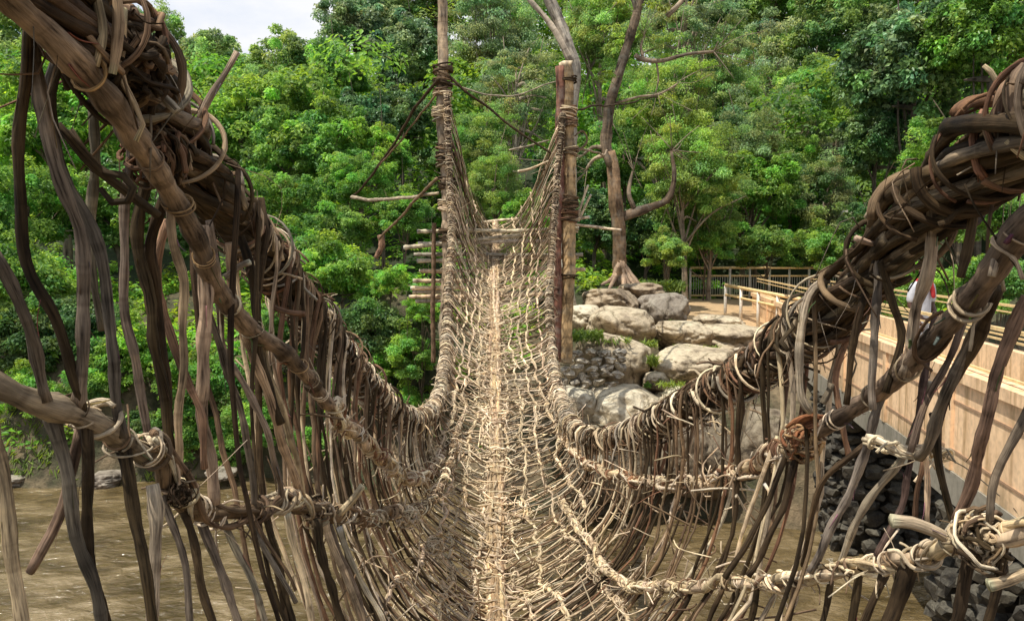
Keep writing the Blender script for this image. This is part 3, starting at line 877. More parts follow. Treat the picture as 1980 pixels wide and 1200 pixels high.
def footbridge():
    root = empty('footbridge', fbp(14, .9, -2.6), 'peach painted concrete footbridge with metal railing crossing the river on the right', 'footbridge')
    Y0, Y1 = -3.0, 28.0
    # edge girder panels between pilasters, with flat bands top and bottom
    mb = MB()
    fb_box(mb, Y0, Y1, 0.0, .16, -2.28, -1.29)
    mb.build('edge_panel', M_PEACH, root)
    mb = MB(); fb_box(mb, Y0, Y1, -.05, .2, -1.287, -1.17); mb.build('coping', M_PEACH, root)
    for i in range(12):
        Y = -1.6 + i * 2.55
        p = MB(); fb_box(p, Y - .07, Y + .07, -.035, -.001, -2.277, -1.292); p.build('pilaster', M_PEACH, root)
    mb = MB()
    for z in (-1.52, -2.05): fb_box(mb, Y0, Y1, -.012, -.002, z - .012, z + .012)
    mb.build('groove_line', M_GROOVE, root)
    mb = MB(); fb_box(mb, Y0, Y1, -.02, 1.9, -2.62, -2.283); mb.build('girder', M_CONC, root)
    mb = MB(); fb_box(mb, Y0, Y1, .163, 1.72, -2.28, -1.75); mb.build('deck_slab', M_CONC, root)
    mb = MB(); fb_box(mb, Y0, Y1, 1.723, 1.88, -2.28, -1.29); mb.build('edge_panel', M_PEACH, root)
    for side, off in ((0, .07), (1, 1.8)):
        r = MB()
        top = -.67
        fb_box(r, Y0, 27.2, off - .02, off + .02, top - .018, top + .018)
        fb_box(r, Y0, 27.2, off - .012, off + .012, top - .105, top - .085)
        fb_box(r, Y0, 27.2, off - .013, off + .013, -1.125, -1.10)
        ro = r.build('railing', M_RAIL, root)
        b = MB()
        Y = Y0
        while Y < 27:
            fb_box(b, Y - .011, Y + .011, off - .011, off + .011, -1.10, top - .105)
            Y += .13
        b.build('railing_bars', M_BAR, ro)
        for i in range(17):
            p = MB(); Y = Y0 + .3 + i * 1.8
            if Y > 27.3: break
            fb_box(p, Y - .028, Y + .028, off - .03, off + .03, -1.169 if side == 0 else -1.288, top - .026)
            p.build('railing_post', M_BAR, ro)
    # masonry piers
    for (ya, yb, lab) in ((14.2, 16.2, 'a'), (6.4, 8.8, 'b')):
        g = random.Random(int(ya)); mb = MB()
        fb_box(mb, ya + .1, yb - .1, .12, 1.8, -7.2, -2.63)
        k = 0
        for r in range(16):
            z = -5.9 + r * .21
            Y = ya
            while Y < yb:
                w = g.uniform(.12, .22)
                c = fbp(Y + w, .08 + g.uniform(-.06, .05), z + g.uniform(-.07, .07))
                bm = rock_mesh(k * .53 + ya, .14, w * g.uniform(.8, 1.15), .1 * g.uniform(.6, 1.5), 2, .6)
                mb.add([tuple(v.co + c) for v in bm.verts], [tuple(v.index for v in f.verts) for f in bm.faces], smooth=False)
                bm.free(); k += 1
                Y += w * 2 + .02
            X = .1
            while X < 1.8:
                w = g.uniform(.12, .22)
                c = fbp(ya + g.uniform(-.06, .05), X + w, z + g.uniform(-.07, .07))
                bm = rock_mesh(k * .53 + ya, w * g.uniform(.8, 1.15), .14, .1 * g.uniform(.6, 1.5), 2, .6)
                mb.add([tuple(v.co + c) for v in bm.verts], [tuple(v.index for v in f.verts) for f in bm.faces], smooth=False)
                bm.free(); k += 1
                X += w * 2 + .02
        o = mb.build('stone_pier', M_STONE, root)
        o.color = (.28, .27, .23, 1)  # same stone, tint darkened for the shade under the footbridge

    # landing at the far end
    m = paint_material('ochre_earth', (.50, .34, .18), (.30, .2, .11), .9, 1.2, .8)
    mb = MB()
    a = [P(1300, 582, 29.2), P(1330, 577, 31.5), P(1640, 580, 31.5), P(1560, 600, 27.8), P(1420, 597, 27.6), P(1330, 590, 28)]
    n = len(a)
    top = [tuple(q) for q in a]; bot = [(q.x, q.y - .25, q.z - 1.6) for q in a]
    mb.add(top + bot, [tuple(range(n))[::-1]] + [((i + 1) % n, i, n + i, n + (i + 1) % n) for i in range(n)], smooth=False)
    tag(mb.build('landing_path', m), kind='structure')
    mb = MB()
    a = [P(1315, 592, 27.9), P(1480, 596, 27.5), P(1520, 655, 21.2), P(1345, 655, 21.2)]
    top = [tuple(q) for q in a]; bot = [(q.x, q.y - .4, q.z - 1.6) for q in a]
    mb.add(top + bot, [(0, 3, 2, 1)] + [((i + 1) % 4, i, 4 + i, 4 + (i + 1) % 4) for i in range(4)], smooth=False)
    tag(mb.build('ramp_path', m), kind='structure')

    # railing behind the landing
    def rail_thing(name, label, pts, h_px, posts, bars, cols):
        root = empty(name, pts[0], label, 'railing')
        A, B = Vector(pts[0]), Vector(pts[1])
        up = Vector((0, 0, h_px))
        mb = MB()
        for k in ((1.0, .055), (.74, .04), (.1, .04)):
            tube(mb, [A + up * k[0], B + up * k[0]], k[1], 6)
        mb.build('rail', M_RAIL, root)
        for i in range(posts):
            q = A.lerp(B, i / (posts - 1)); mb = MB()
            tube(mb, [q - Vector((0, 0, .05)), q + up * .985], .05, 6)
            mb.build('post', M_BAR, root)
        if bars:
            mb = MB()
            for i in range(bars):
                q = A.lerp(B, (i + .5) / bars)
                tube(mb, [q + up * .1, q + up * .74], .01, 4)
            mb.build('bars', M_BAR, root)
        return root
    rail_thing('landing_railing', 'ochre metal railing with upright bars along the back of the landing', (P(1334, 577, 31.3), P(1640, 577, 31.3)), 1.2, 9, 66, None)
    rail_thing('ramp_railing', 'ochre sloping railing of the ramp in front of the landing railing', (P(1402, 622, 26.0), P(1545, 668, 20.6)), 1.2, 5, 0, None)


# ------------------------------------------------------------------ person on the footbridge
def person():
    base = fbp(11.7, .6, -1.75)
    root = empty('person', base, 'person in white clothes with red scarf and dark head wrap standing on the footbridge', 'person')
    def simple(name, col, rough=.8):
        m, nt, out = mat_new(name)
        p = N(nt, 'ShaderNodeBsdfPrincipled', i_Roughness=rough)
        geo = N(nt, 'ShaderNodeNewGeometry')
        n = N(nt, 'ShaderNodeTexNoise', i_Scale=18.0, i_Detail=4.0); nt.links.new(geo.outputs['Position'], n.inputs['Vector'])
        c = ramp(nt, n.outputs['Fac'], [(.3, tuple(x * .75 for x in col)), (.7, col)])
        nt.links.new(c, p.inputs['Base Color']); nt.links.new(p.outputs[0], out.inputs[0])
        return m
    skin, white, red, navy, dark = simple('skin', (.10, .05, .03), .5), simple('white_cloth', (.58, .58, .60)), simple('red_cloth', (.5, .03, .03)), simple('navy_cloth', (.01, .014, .035)), simple('dark_shoe', (.03, .025, .02))

    def skinned(name, mat, verts, edges, radii, parent):
        me = bpy.data.meshes.new(name); me.from_pydata(verts, edges, []); me.update()
        o = bpy.data.objects.new(name, me); COL.objects.link(o)
        md = o.modifiers.new('skin', 'SKIN'); md.use_smooth_shade = True
        for i, r in enumerate(radii):
            me.skin_vertices[0].data[i].radius = r if isinstance(r, tuple) else (r, r)
        me.skin_vertices[0].data[0].use_root = True
        sd = o.modifiers.new('sub', 'SUBSURF'); sd.levels = sd.render_levels = 2
        me.materials.append(mat)
        o.parent = parent
        return o
    V = [(0, 0, .88), (0, 0, 1.05), (0, 0, 1.25), (0, 0, 1.38), (0, -.01, 1.44), (0, -.02, 1.5), (0, -.025, 1.58), (0, -.02, 1.65),
         (.09, 0, .82), (.1, -.01, .47), (.1, .02, .08), (.1, -.13, .04),
         (-.09, 0, .82), (-.1, .01, .47), (-.1, .03, .08), (-.1, -.12, .04),
         (.18, 0, 1.35), (.22, .02, 1.08), (.2, -.1, .88), (.19, -.16, .8),
         (-.18, 0, 1.35), (-.22, .02, 1.08), (-.2, -.1, .88), (-.19, -.16, .8)]
    E = [(0, 1), (1, 2), (2, 3), (3, 4), (4, 5), (5, 6), (6, 7), (0, 8), (8, 9), (9, 10), (10, 11), (0, 12), (12, 13), (13, 14), (14, 15), (3, 16), (16, 17), (17, 18), (18, 19), (3, 20), (20, 21), (21, 22), (22, 23)]
    Rr = [(.13, .1), (.12, .085), (.14, .095), (.11, .08), (.055, .055), (.065, .075), (.078, .095), (.06, .075), .08, .058, .042, (.035, .03), .08, .058, .042, (.035, .03), .055, .042, .032, (.03, .018), .055, .042, .032, (.03, .018)]
    skinned('body', skin, V, E, Rr, root)
    # shirt and trousers follow the body
    skinned('shirt', white, [(0, 0, .84), (0, 0, 1.05), (0, 0, 1.25), (0, 0, 1.385), (.18, 0, 1.35), (.225, .02, 1.1), (-.18, 0, 1.35), (-.225, .02, 1.1)],
            [(0, 1), (1, 2), (2, 3), (3, 4), (4, 5), (3, 6), (6, 7)], [(.155, .12), (.14, .105), (.158, .112), (.115, .085), .068, .06, .068, .06], root)
    skinned('trousers', white, [(0, 0, .92), (.09, 0, .82), (.1, -.01, .47), (.1, .02, .12), (-.09, 0, .82), (-.1, .01, .47), (-.1, .03, .12)],
            [(0, 1), (1, 2), (2, 3), (0, 4), (4, 5), (5, 6)], [(.14, .11), .095, .078, .07, .095, .078, .07], root)
    a = [(.11 * math.cos(t), .1 * math.sin(t) - .01, 1.42 + .02 * math.sin(t + 1)) for t in np.linspace(0, 6.28, 13)[:-1]]
    skinned('scarf', red, a + [(.05, -.13, 1.3), (.06, -.14, 1.18)], [(i, (i + 1) % 12) for i in range(12)] + [(9, 12), (12, 13)], [.035] * 12 + [.035, .03], root)
    skinned('head_wrap', navy, [(0, .01, 1.6), (0, .01, 1.68), (0, .06, 1.66)], [(0, 1), (1, 2)], [(.092, .105), (.085, .1), .06], root)
    for s in (1, -1):
        skinned('shoe', dark, [(.1 * s, .05, .035), (.1 * s, -.06, .035), (.1 * s, -.15, .03)], [(0, 1), (1, 2)], [.045, .045, .038], root)
    # nose and ears are grown on the head
    mb = MB()
    for s in (1, -1):
        tube(mb, [(.078 * s, -.02, 1.55), (.088 * s, -.015, 1.575), (.078 * s, -.02, 1.6)], [.012, .018, .01], 6)
    tube(mb, [(0, -.115, 1.6), (0, -.135, 1.57), (0, -.115, 1.56)], [.008, .015, .012], 6)
    o = mb.build('ears_and_nose', skin); o.parent = root
    mb = MB()
    for s in (1, -1):
        for k, (dx, L, b) in enumerate(((-.02, .07, .02), (-.007, .08, .025), (.007, .078, .022), (.02, .062, .02))):
            x = .19 * s + dx
            tube(mb, [(x, -.165, .79), (x, -.19, .79 - L * .55), (x, -.18, .79 - L)], [.009, .008, .006], 5)
        tube(mb, [(.19 * s - .026 * s, -.16, .82), (.19 * s - .045 * s, -.185, .78)], [.01, .007], 5)
    o = mb.build('fingers', skin); o.parent = root
    root.rotation_euler.z = .4


# ------------------------------------------------------------------ the vine bridge
PALE = (.70, .60, .45); TAN = (.49, .395, .275); BRN = (.185, .128, .082); DRK = (.052, .036, .020); GRY = (.30, .265, .21); RED = (.19, .108, .068); ORG = (.52, .35, .18); RUST = (.27, .125, .065)


def tintvar(c, a=.25):
    k = rnd.uniform(1 - a, 1 + a)
    return (c[0] * k * rnd.uniform(.95, 1.06), c[1] * k, c[2] * k * rnd.uniform(.93, 1.07))


def mixtint(*opts):
    return tintvar(rnd.choice(opts))


LEFT = [(1.05, -140, -300, 1.05), (1.2, -40, -170, 1.2), (1.4, 85, -45, 1.4), (1.75, 222, 100, 1.75), (2.2, 330, 250, 2.2), (2.7, 415, 370, 2.7), (3.3, 490, 470, 3.3), (3.9, 560, 560, 3.9), (4.8, 632, 648, 4.8), (5.8, 696, 730, 5.8), (6.8, 750, 788, 6.8), (8, 800, 812, 8), (9.2, 836, 790, 9.2), (10.4, 855, 735, 10.4), (12, 863, 645, 12), (13.5, 867, 550, 13.5), (14.8, 873, 450, 14.8), (16, 870, 375, 15.5), (17.2, 868, 300, 15.75), (18.6, 864, 180, 15.85)]
RIGHT = [(1.05, 2380, 70, 1.05), (1.25, 2210, 130, 1.25), (1.45, 2085, 190, 1.45), (1.65, 1968, 258, 1.65), (1.95, 1852, 342, 1.95), (2.25, 1762, 426, 2.25), (2.6, 1685, 515, 2.6), (3, 1605, 605, 3), (3.5, 1525, 668, 3.5), (4.1, 1442, 722, 4.1), (4.8, 1362, 768, 4.8), (5.6, 1290, 806, 5.6), (6.6, 1220, 838, 6.6), (7.7, 1155, 850, 7.7), (8.7, 1108, 825, 8.7), (10, 1083, 770, 10), (11.4, 1069, 700, 11.4), (13.2, 1062, 600, 13.2), (14.6, 1066, 500, 14.6), (16, 1073, 400, 15.4), (17.2, 1080, 310, 15.75), (18.6, 1088, 220, 15.9)]
DECK = [(-.5, -1.7), (0, -1.8), (2, -2.2), (4, -2.6), (6.2, -2.82), (8, -2.6), (10, -1.98), (12, -1.5), (14, -.95), (15.5, -.5), (17, .1), (18.6, .8)]


def interp3(tab):
    s = np.array([r[0] for r in tab])
    p = np.array([list(P(r[1], r[2], r[3])) for r in tab])
    q = catmull(p, 600)
    # station along the resampled curve
    d = np.concatenate([[0], np.cumsum(np.linalg.norm(np.diff(p, axis=0), axis=1))])
    qd = np.concatenate([[0], np.cumsum(np.linalg.norm(np.diff(q, axis=0), axis=1))])
    qs = np.interp(qd / qd[-1] * d[-1], d, s)
    return lambda x: np.array([np.interp(x, qs, q[:, k]) for k in range(3)])


CL, CR = interp3(LEFT), interp3(RIGHT)
_ds = np.array([d[0] for d in DECK]); _dz = np.array([d[1] for d in DECK])
_dd = catmull([(s, z, 0) for s, z in DECK], 200)


def BD(s):
    return np.array([-.0213 * s, s, EYE + np.interp(s, _dd[:, 0], _dd[:, 1])])


def section(s, side, u):
    """point on the netting: station s, side -1/1, u from handrail 0 to walkway 1"""
    C = CL(s) if side < 0 else CR(s)
    B = BD(s)
    h = C[2] - B[2]
    far = sst(9, 13, s)
    P1 = C + np.array([side * .05 * (1 - far), 0, -.62 * h])
    P2 = B + np.array([(C[0] - B[0]) * (.56 - .06 * far), (C[1] - B[1]) * .35, (.17 - .1 * far) * h])
    if far: P1 = C * (1 - .38 * far) + B * .38 * far + np.array([0, 0, -.22 * h]) * far + (P1 - C) * (1 - far)
    u = np.asarray(u)[..., None]
    return C * (1 - u) ** 3 + 3 * P1 * u * (1 - u) ** 2 + 3 * P2 * u ** 2 * (1 - u) + B * u ** 3


def loops(mb, p, r, spacing, wr=(.006, .012), tints=(PALE, TAN, BRN), start=0, end=None, turns=(1, 2.2), k=5, slack=.25, tilt=.8, fray=.35, res=11):
    """binding turns round a path p of radius r; slanting, uneven, some with loose ends"""
    t, X, Z = frames(p)
    d = np.concatenate([[0], np.cumsum(np.linalg.norm(np.diff(p, axis=0), axis=1))])
    x = start + rnd.uniform(0, spacing)
    end = d[-1] if end is None else end
    while x < end:
        tn = rnd.uniform(*turns)
        n = max(8, int(res * tn))
        th = rnd.uniform(0, 6.28) + np.linspace(0, 6.283 * tn, n) * rnd.choice((1, -1))
        w = rnd.uniform(*wr)
        if rnd.random() < .4: w *= rnd.uniform(.4, .75)
        adv = x + np.linspace(-.5, .5, n) * w * 2.3 * tn * rnd.uniform(.9, 3.5)
        adv = adv + rnd.gauss(0, tilt) * float(np.mean(r)) * np.sin(th)
        adv = np.clip(adv, 0, d[-1])
        c = np.stack([np.interp(adv, d, p[:, j]) for j in range(3)], 1)
        xx = np.stack([np.interp(adv, d, X[:, j]) for j in range(3)], 1)
        zz = np.stack([np.interp(adv, d, Z[:, j]) for j in range(3)], 1)
        rr = (np.interp(x, d, r) if not np.isscalar(r) else r) + w * .7
        ph = rnd.random() * 6.28
        rr = rr * (1 + slack * rnd.random() ** 2 * (.5 + .5 * np.sin(th + ph)) * 1.4 + .05 * np.sin(2 * th + ph))[:, None]
        q = c + xx * np.cos(th)[:, None] * rr + zz * np.sin(th)[:, None] * rr
        if rnd.random() < fray:   # loose end hanging away
            o = (q[-1] - c[-1]); g = q[-1] - q[-2]; g = g / (np.linalg.norm(g) + 1e-9)
            L = rnd.uniform(.03, .13) * (.6 + 3 * min(float(np.max(r)), .06)) * (.45 if res > 20 else 1)
            e1 = q[-1] + g * L * .5 + o * rnd.uniform(.1, .5)
            e2 = e1 + g * L * .5 + o * rnd.uniform(-.1, .5) + np.array([0, 0, -rnd.uniform(0, .6) * L])
            q = np.vstack([q, e1, e2])
        if res > 11: q = catmull(q, int(len(q) * 1.6))
        tube(mb, q, w * np.linspace(1, .7, len(q)) * (1 + .12 * nr.normal(size=len(q))), k, tintvar(rnd.choice(tints), .35), flat=rnd.uniform(.45, 1))
        x += spacing * rnd.uniform(.35, 1.65)


def strands(mb, p, r, n, sr, twist, tints, k=6, wander=.25):
    t, X, Z = frames(p)
    d = np.concatenate([[0], np.cumsum(np.linalg.norm(np.diff(p, axis=0), axis=1))])
    for i in range(n):
        a0 = 6.283 * i / n + rnd.uniform(-.3, .3)
        tw = twist * rnd.uniform(.6, 1.3)
        rad = r * (1 + wander * np.sin(d * rnd.uniform(2, 5) + rnd.random() * 6)) * (rnd.uniform(.75, 1.05) if i else .2)
        a = a0 + d * tw + .5 * np.sin(d * rnd.uniform(1, 3))
        q = p + X * (np.cos(a) * rad)[:, None] + Z * (np.sin(a) * rad)[:, None]
        w = sr * rnd.uniform(.7, 1.3)
        # each strand is made of stems a couple of metres long
        m = len(q); i0 = 0
        while i0 < m - 4:
            i1 = min(m, i0 + rnd.randint(int(m * .12), int(m * .3)))
            if m - i1 < 6: i1 = m
            seg = q[max(0, i0 - 3):i1]
            rr = w * np.linspace(1.08, .85, len(seg)) * (1 + .1 * np.sin(np.arange(len(seg)) * rnd.uniform(.8, 1.6)))
            tube(mb, seg, rr, k, tintvar(rnd.choice(tints), .4), tip=(.25, .2, .14), rag=.09)
            i0 = i1


def upright(mb, pts, r0, r1, tint, k=7, amp=.006, freq=1.6):
    p0 = np.array([list(q) for q in pts])
    L = length(p0)
    n = max(8, int(L / (.03 if k >= 9 else .045)))
    p = catmull(pts, n) + wob(n, amp, freq, L)
    r = np.linspace(r0, r1, n) * (1 + .08 * np.sin(np.linspace(0, L * 40, n) + rnd.random() * 6) + .10 * nr.normal(size=n) * .5)
    # swollen nodes
    sw = np.zeros(n)
    for _ in range(int(L / .3) + 1):
        sw = np.maximum(sw, rnd.uniform(.08, .2) * np.exp(-((np.arange(n) - rnd.random() * n) / .9) ** 2))
    r = r * (1 + sw)
    tube(mb, p, r, k, tint, tip=tuple(min(.45, x * 1.2) for x in tint), rag=.1 if k >= 9 else 0)
    if k >= 9:   # peeling bark
        for _ in range(int(L / .16)):
            i = rnd.randrange(2, n - 2); o = unit(nr.normal(size=(1, 3)))[0]
            tg = p[i + 1] - p[i - 1]; tg = tg / (np.linalg.norm(tg) + 1e-9) * rnd.choice((1, -1)); o = unit((o - tg * np.dot(o, tg))[None])[0]
            Lp = rnd.uniform(.02, .09); a = p[i] + o * r[i] * 1.0
            q = catmull([a, a + tg * Lp * .5 + o * r[i] * .25, a + tg * Lp + o * (r[i] * rnd.uniform(.1, 1.6))], 6)
            tube(mb, q, r[i] * rnd.uniform(.08, .28) * np.linspace(1, .5, 6), 4, tuple(min(.6, x * rnd.uniform(.7, 1.9)) for x in tint), flat=.35)
    return p


def bind(parent, p, r, spacing, wr, tints, start, end, turns, slack, tilt, fray):
    d = length(p); x = start + rnd.uniform(0, spacing); end = end or d
    while x < min(end, d - .02):
        mb = MB()
        loops(mb, p, r, .002, wr, tints, x, x + .002, turns, 6, slack, tilt, fray, 18)
        if mb.n: mb.build('binding', M_VINE, parent).location = (0, 0, 0)
        x += spacing * rnd.uniform(.5, 1.5)


def vine_bridge():
    root = empty('vine_bridge', (0, 8, EYE - 2.7), 'hanging footbridge woven from brown forest vines with netted sides and thick twisted handrails', 'vine bridge')
    build = lambda mb, name, label=None: tag(mb.build(name, M_VINE, root), label)

    # --- handrail cables: twisted stems plus the turns that bind them
    for side, C in ((-1, CL), (1, CR)):
        s = np.concatenate([np.linspace(1.06, 3, 60), np.linspace(3.03, 8, 80), np.linspace(8.05, 18.6, 110)])
        p = np.array([C(x) for x in s])
        mb = MB()
        fat = np.interp(s, [1, 3.6, 9, 12], [.9, .95, .95, .6]) if side < 0 else np.interp(s, [1, 2.4, 3.6, 9, 12], [1.12, 1.08, 1.0, .95, .6])
        strands(mb, p, .072 * fat, 21, .0155, 2.8 * side, ((.13, .09, .06), DRK, DRK, (.08, .055, .035), (.14, .11, .08)) if side < 0 else (DRK, DRK, (.04, .028, .018), (.13, .09, .06), (.08, .056, .036), (.16, .13, .095)), 8)  # stem tints darkened further to paint in the shaded undersides of the bundles
        strands(mb, p, .04, 6, .03, 1.2 * side, (DRK,), 6)
        cab = build(mb, 'handrail_cable', 'thick twisted left handrail of dark stems' if side < 0 else 'thick twisted right handrail of dark stems')
        mb = MB()
        d0 = length(p[:36]); d = length(p[:60]); d2 = length(p[:140])
        pal = (BRN, TAN, RED, GRY, BRN, DRK, DRK)
        loops(mb, p, .098, .13, (.006, .017), pal, d0 * .4, d, (.35, .8), 8, .08, .6, .12, 22)
        loops(mb, p, .100, .045, (.006, .013), pal + (PALE,), d, d2, (.4, 1.1), 6, .4, .7, .45, 16)
        loops(mb, p, np.interp(s, [8, 12], [.092, .058]), .024, (.005, .010), (PALE, PALE, PALE, TAN, TAN, GRY), d2, None, (.7, 1.3), 5, .25, .5, .3)
        # shaggy bark fibres
        dd = np.concatenate([[0], np.cumsum(np.linalg.norm(np.diff(p, axis=0), axis=1))])
        for _ in range(420):
            x = rnd.uniform(.2, dd[-1]) if rnd.random() < .5 else rnd.uniform(.2, d2)
            c = np.array([np.interp(x, dd, p[:, j]) for j in range(3)])
            o = unit(nr.normal(size=(1, 3)))[0]; o[2] = o[2] * .8 + .15
            a = c + o * .10; L = rnd.uniform(.05, .2)
            q = catmull([a, a + o * L * .25 + np.array([0, 0, -.2 * L]) + nr.normal(size=3) * .2 * L, a + o * L * .3 + np.array([0, 0, -.9 * L]) + nr.normal(size=3) * .3 * L], 7)
            tube(mb, q, rnd.uniform(.002, .007) * np.linspace(1, .5, 7), 4, tintvar(rnd.choice(pal), .4), flat=.4)
        o = mb.build('binding', M_VINE, cab)
        o.location = (0, 0, 0)

    # --- thick poles tied along the sides (rails)
    lp = [P(-60, -70, 1.15), P(20, 5, 1.3), P(130, 105, 1.45), P(210, 190, 1.6), P(275, 280, 1.8), P(330, 365, 2.0), P(375, 455, 2.2), P(420, 560, 2.45), P(470, 618, 2.75), P(560, 692, 3.25), P(640, 785, 4.0)]
    mb = MB(); p1 = upright(mb, lp, .0235, .031, tintvar((.19, .145, .10), .02), 12, .004, .8)
    o = build(mb, 'rail_pole', 'straight brown knobbly pole running down along the left handrail')
    bind(o, p1, np.linspace(.025, .032, len(p1)), .26, (.003, .006), (TAN, ORG, PALE, BRN), .3, None, (1, 2.4), .3, .5, .5)
    lp = [P(2100, 330, 1.45), P(1990, 435, 1.6), P(1905, 540, 1.8), P(1810, 650, 2.1), P(1740, 725, 2.4), P(1660, 785, 2.75), P(1560, 845, 3.15)]
    mb = MB(); p2 = upright(mb, lp, .026, .030, tintvar((.15, .115, .085), .02), 12, .004, .8)
    o = build(mb, 'rail_pole', 'straight dark pole running down along the right handrail')
    bind(o, p2, .029, .22, (.003, .007), (TAN, PALE, BRN, DRK), .2, None, (1, 2.4), .5, .9, .5)

    def knotted(name, pts, r, label, tints=(PALE, TAN, GRY), core=GRY, spacing=.06, wr=(.006, .012), n=None, amp=.012, k=7, slack=.5):
        mb = MB()
        L = length(np.array([list(q) for q in pts]))
        n = n or max(20, int(L / .05))
        p = catmull(pts, n) + wob(n, amp, 1.2, L)
        for j in range(2):
            q = p + wob(n, r * .6, 1.7, L)
            tube(mb, q, r * rnd.uniform(.7, .95) * (1 + .12 * np.sin(np.linspace(0, L * 17, n))), k, tintvar(core, .15), tip=PALE)
        for j in range(3):     # long stems that run along the rail and twist about it
            t0, X0, Z0 = frames(p); th = np.linspace(0, L * rnd.uniform(3, 9), n) + rnd.random() * 6
            q = p + (X0 * np.cos(th)[:, None] + Z0 * np.sin(th)[:, None]) * r * 1.25 + wob(n, r * .3, 2, L)
            tube(mb, q, rnd.uniform(.3, .45) * r * (1 + .15 * nr.normal(size=n)).clip(.6, 1.4), 6, tintvar(rnd.choice(tints), .3))
        loops(mb, p, r * 1.15, spacing * 1.5, wr, tints, 0, None, (.6, 2.0), 6, slack * .5, 1.7, .65, 16)
        for _ in range(int(L / .05)):
            c = p[rnd.randrange(n)]; o = unit(nr.normal(size=(1, 3)))[0]
            a = c + o * r; g2 = o + nr.normal(size=3) * .6; Lf = rnd.uniform(.02, .10)
            tube(mb, catmull([a, a + g2 * Lf * .5, a + g2 * Lf + nr.normal(size=3) * .02], 6), rnd.uniform(.002, .006), 4, tintvar(rnd.choice(tints), .3), flat=.5)
        return build(mb, name, label)

    # lower rail on the left: thick pole that turns into a wrapped vine
    mb = MB()
    p = upright(mb, [P(-90, 690, 1.55), P(0, 745, 1.6), P(70, 778, 1.66), P(140, 802, 1.75), P(215, 838, 1.9), P(290, 885, 2.1)], .026, .025, tintvar((.20, .165, .125), .02), 12, .003, .8)
    o = build(mb, 'lower_rail', 'thick grey brown pole forming the left lower rail')
    bind(o, p, .027, .06, (.004, .009), (TAN, PALE, BRN, BRN), .24, None, (.6, 1.6), .7, 1.3, .5)
    knotted('lower_rail', [P(270, 865, 2.05), P(330, 925, 2.2), P(375, 965, 2.35), P(430, 990, 2.55), P(485, 995, 2.75), P(530, 975, 2.95), P(575, 962, 3.2), P(625, 985, 3.45), P(690, 1002, 3.9), P(770, 990, 4.9), P(830, 972, 6.3), P(868, 900, 8.2), P(885, 830, 9.5)], .026, 'wrapped vine continuing the left lower rail', (TAN, PALE, BRN), BRN, .045)
    knotted('middle_rail', [P(640, 785, 4.0), P(690, 840, 4.6), P(740, 885, 5.4), P(785, 925, 6.3), P(830, 915, 7.6), P(860, 865, 9)], .03, 'knotted pale vine ending the left rail pole', (PALE, TAN, RED), TAN, .05)
    knotted('middle_rail', [P(1560, 850, 3.15), P(1500, 880, 3.45), P(1440, 905, 3.9), P(1370, 930, 4.6), P(1290, 935, 5.4), P(1220, 925, 6.3), P(1140, 898, 7.6), P(1090, 850, 9)], .028, 'knotted pale vine ending the right rail pole', (PALE, TAN, RED), TAN, .05)
    knotted('lower_rail', [P(2060, 1020, 1.75), P(1980, 1025, 1.85), P(1900, 1035, 2.0), P(1830, 1060, 2.15), P(1740, 1085, 2.4), P(1640, 1100, 2.7), P(1560, 1115, 2.95), P(1460, 1128, 3.35), P(1370, 1128, 3.8), P(1290, 1136, 4.3), P(1225, 1132, 4.8), P(1175, 1105, 5.4), P(1150, 1060, 6.0), P(1110, 1010, 7.0), P(1085, 960, 8)], .021, 'wrapped pale vine forming the right lower rail', (PALE, TAN, PALE, BRN), TAN, .04, (.004, .010), amp=.008)
    knotted('tie_vine', [P(1680, 858, 2.6), P(1740, 872, 2.5), P(1800, 868, 2.4), P(1825, 876, 2.35)], .012, 'short pale tie across the right stakes', (PALE, TAN), PALE, .03, (.004, .008))

    # heavy knots
    for (px, py, Y, r, lab, tn) in ((1550, 855, 3.1, .075, 'big round knot of vines on the right rail', (ORG, TAN, BRN, RUST)), (1900, 1040, 1.95, .07, 'big knot of vines on the right lower rail', (BRN, TAN, DRK, PALE)), (612, 985, 3.4, .06, 'dark knot of vines on the left lower rail', (BRN, DRK, TAN)), (230, 115, 1.7, .11, 'dark tangled knot in the left handrail', (DRK, DRK, BRN)), (300, 300, 2.0, .08, 'tangle of bindings between left handrail and pole', (BRN, RED, DRK)), (345, 955, 2.2, .034, 'dark knot at the turn of the left lower rail', (DRK, BRN)), (790, 1000, 5, .07, 'pale tangle on the left netting', (PALE, TAN)), (840, 1055, 5.4, .06, 'pale lower tangle on the left netting', (PALE, TAN))):
        mb = MB(); c = np.array(P(px, py, Y))
        for i in range(75):
            ax = unit(nr.normal(size=(1, 3)))[0]
            a = np.cross(ax, unit(nr.normal(size=(1, 3)))[0]); a /= np.linalg.norm(a); b = np.cross(ax, a)
            t = np.linspace(0, rnd.uniform(1.5, 5), 22)
            rr = r * rnd.uniform(.35, 1.1) * np.linspace(1, rnd.uniform(.7, 1.25), 22)[:, None]
            q = c + ax * r * rnd.uniform(-.4, .4) + rr * (np.cos(t)[:, None] * a + np.sin(t)[:, None] * b * rnd.uniform(.7, 1)) + wob(22, r * .08, 1, 2)
            tube(mb, q, r * rnd.uniform(.03, .095), 6, tintvar(rnd.choice(tn)))
        build(mb, 'knot', lab)
    ss = np.linspace(1.35, 2.0, 40); pw = np.array([CR(x) for x in ss]); lw = length(pw)
    for a, b in ((.02, .10), (.22, .34), (.52, .55), (.68, .71)):
        mb = MB(); loops(mb, pw, .102, .020, (.006, .013), (BRN, RED, (.26, .2, .15), DRK, DRK), lw * a, lw * b, (.7, 1.2), 8, .06, .3, 0, 24)
        build(mb, 'wrap', 'thick brown wraps hanging round the right handrail')
    mb = MB(); c = np.array(P(1560, 835, 3.05))
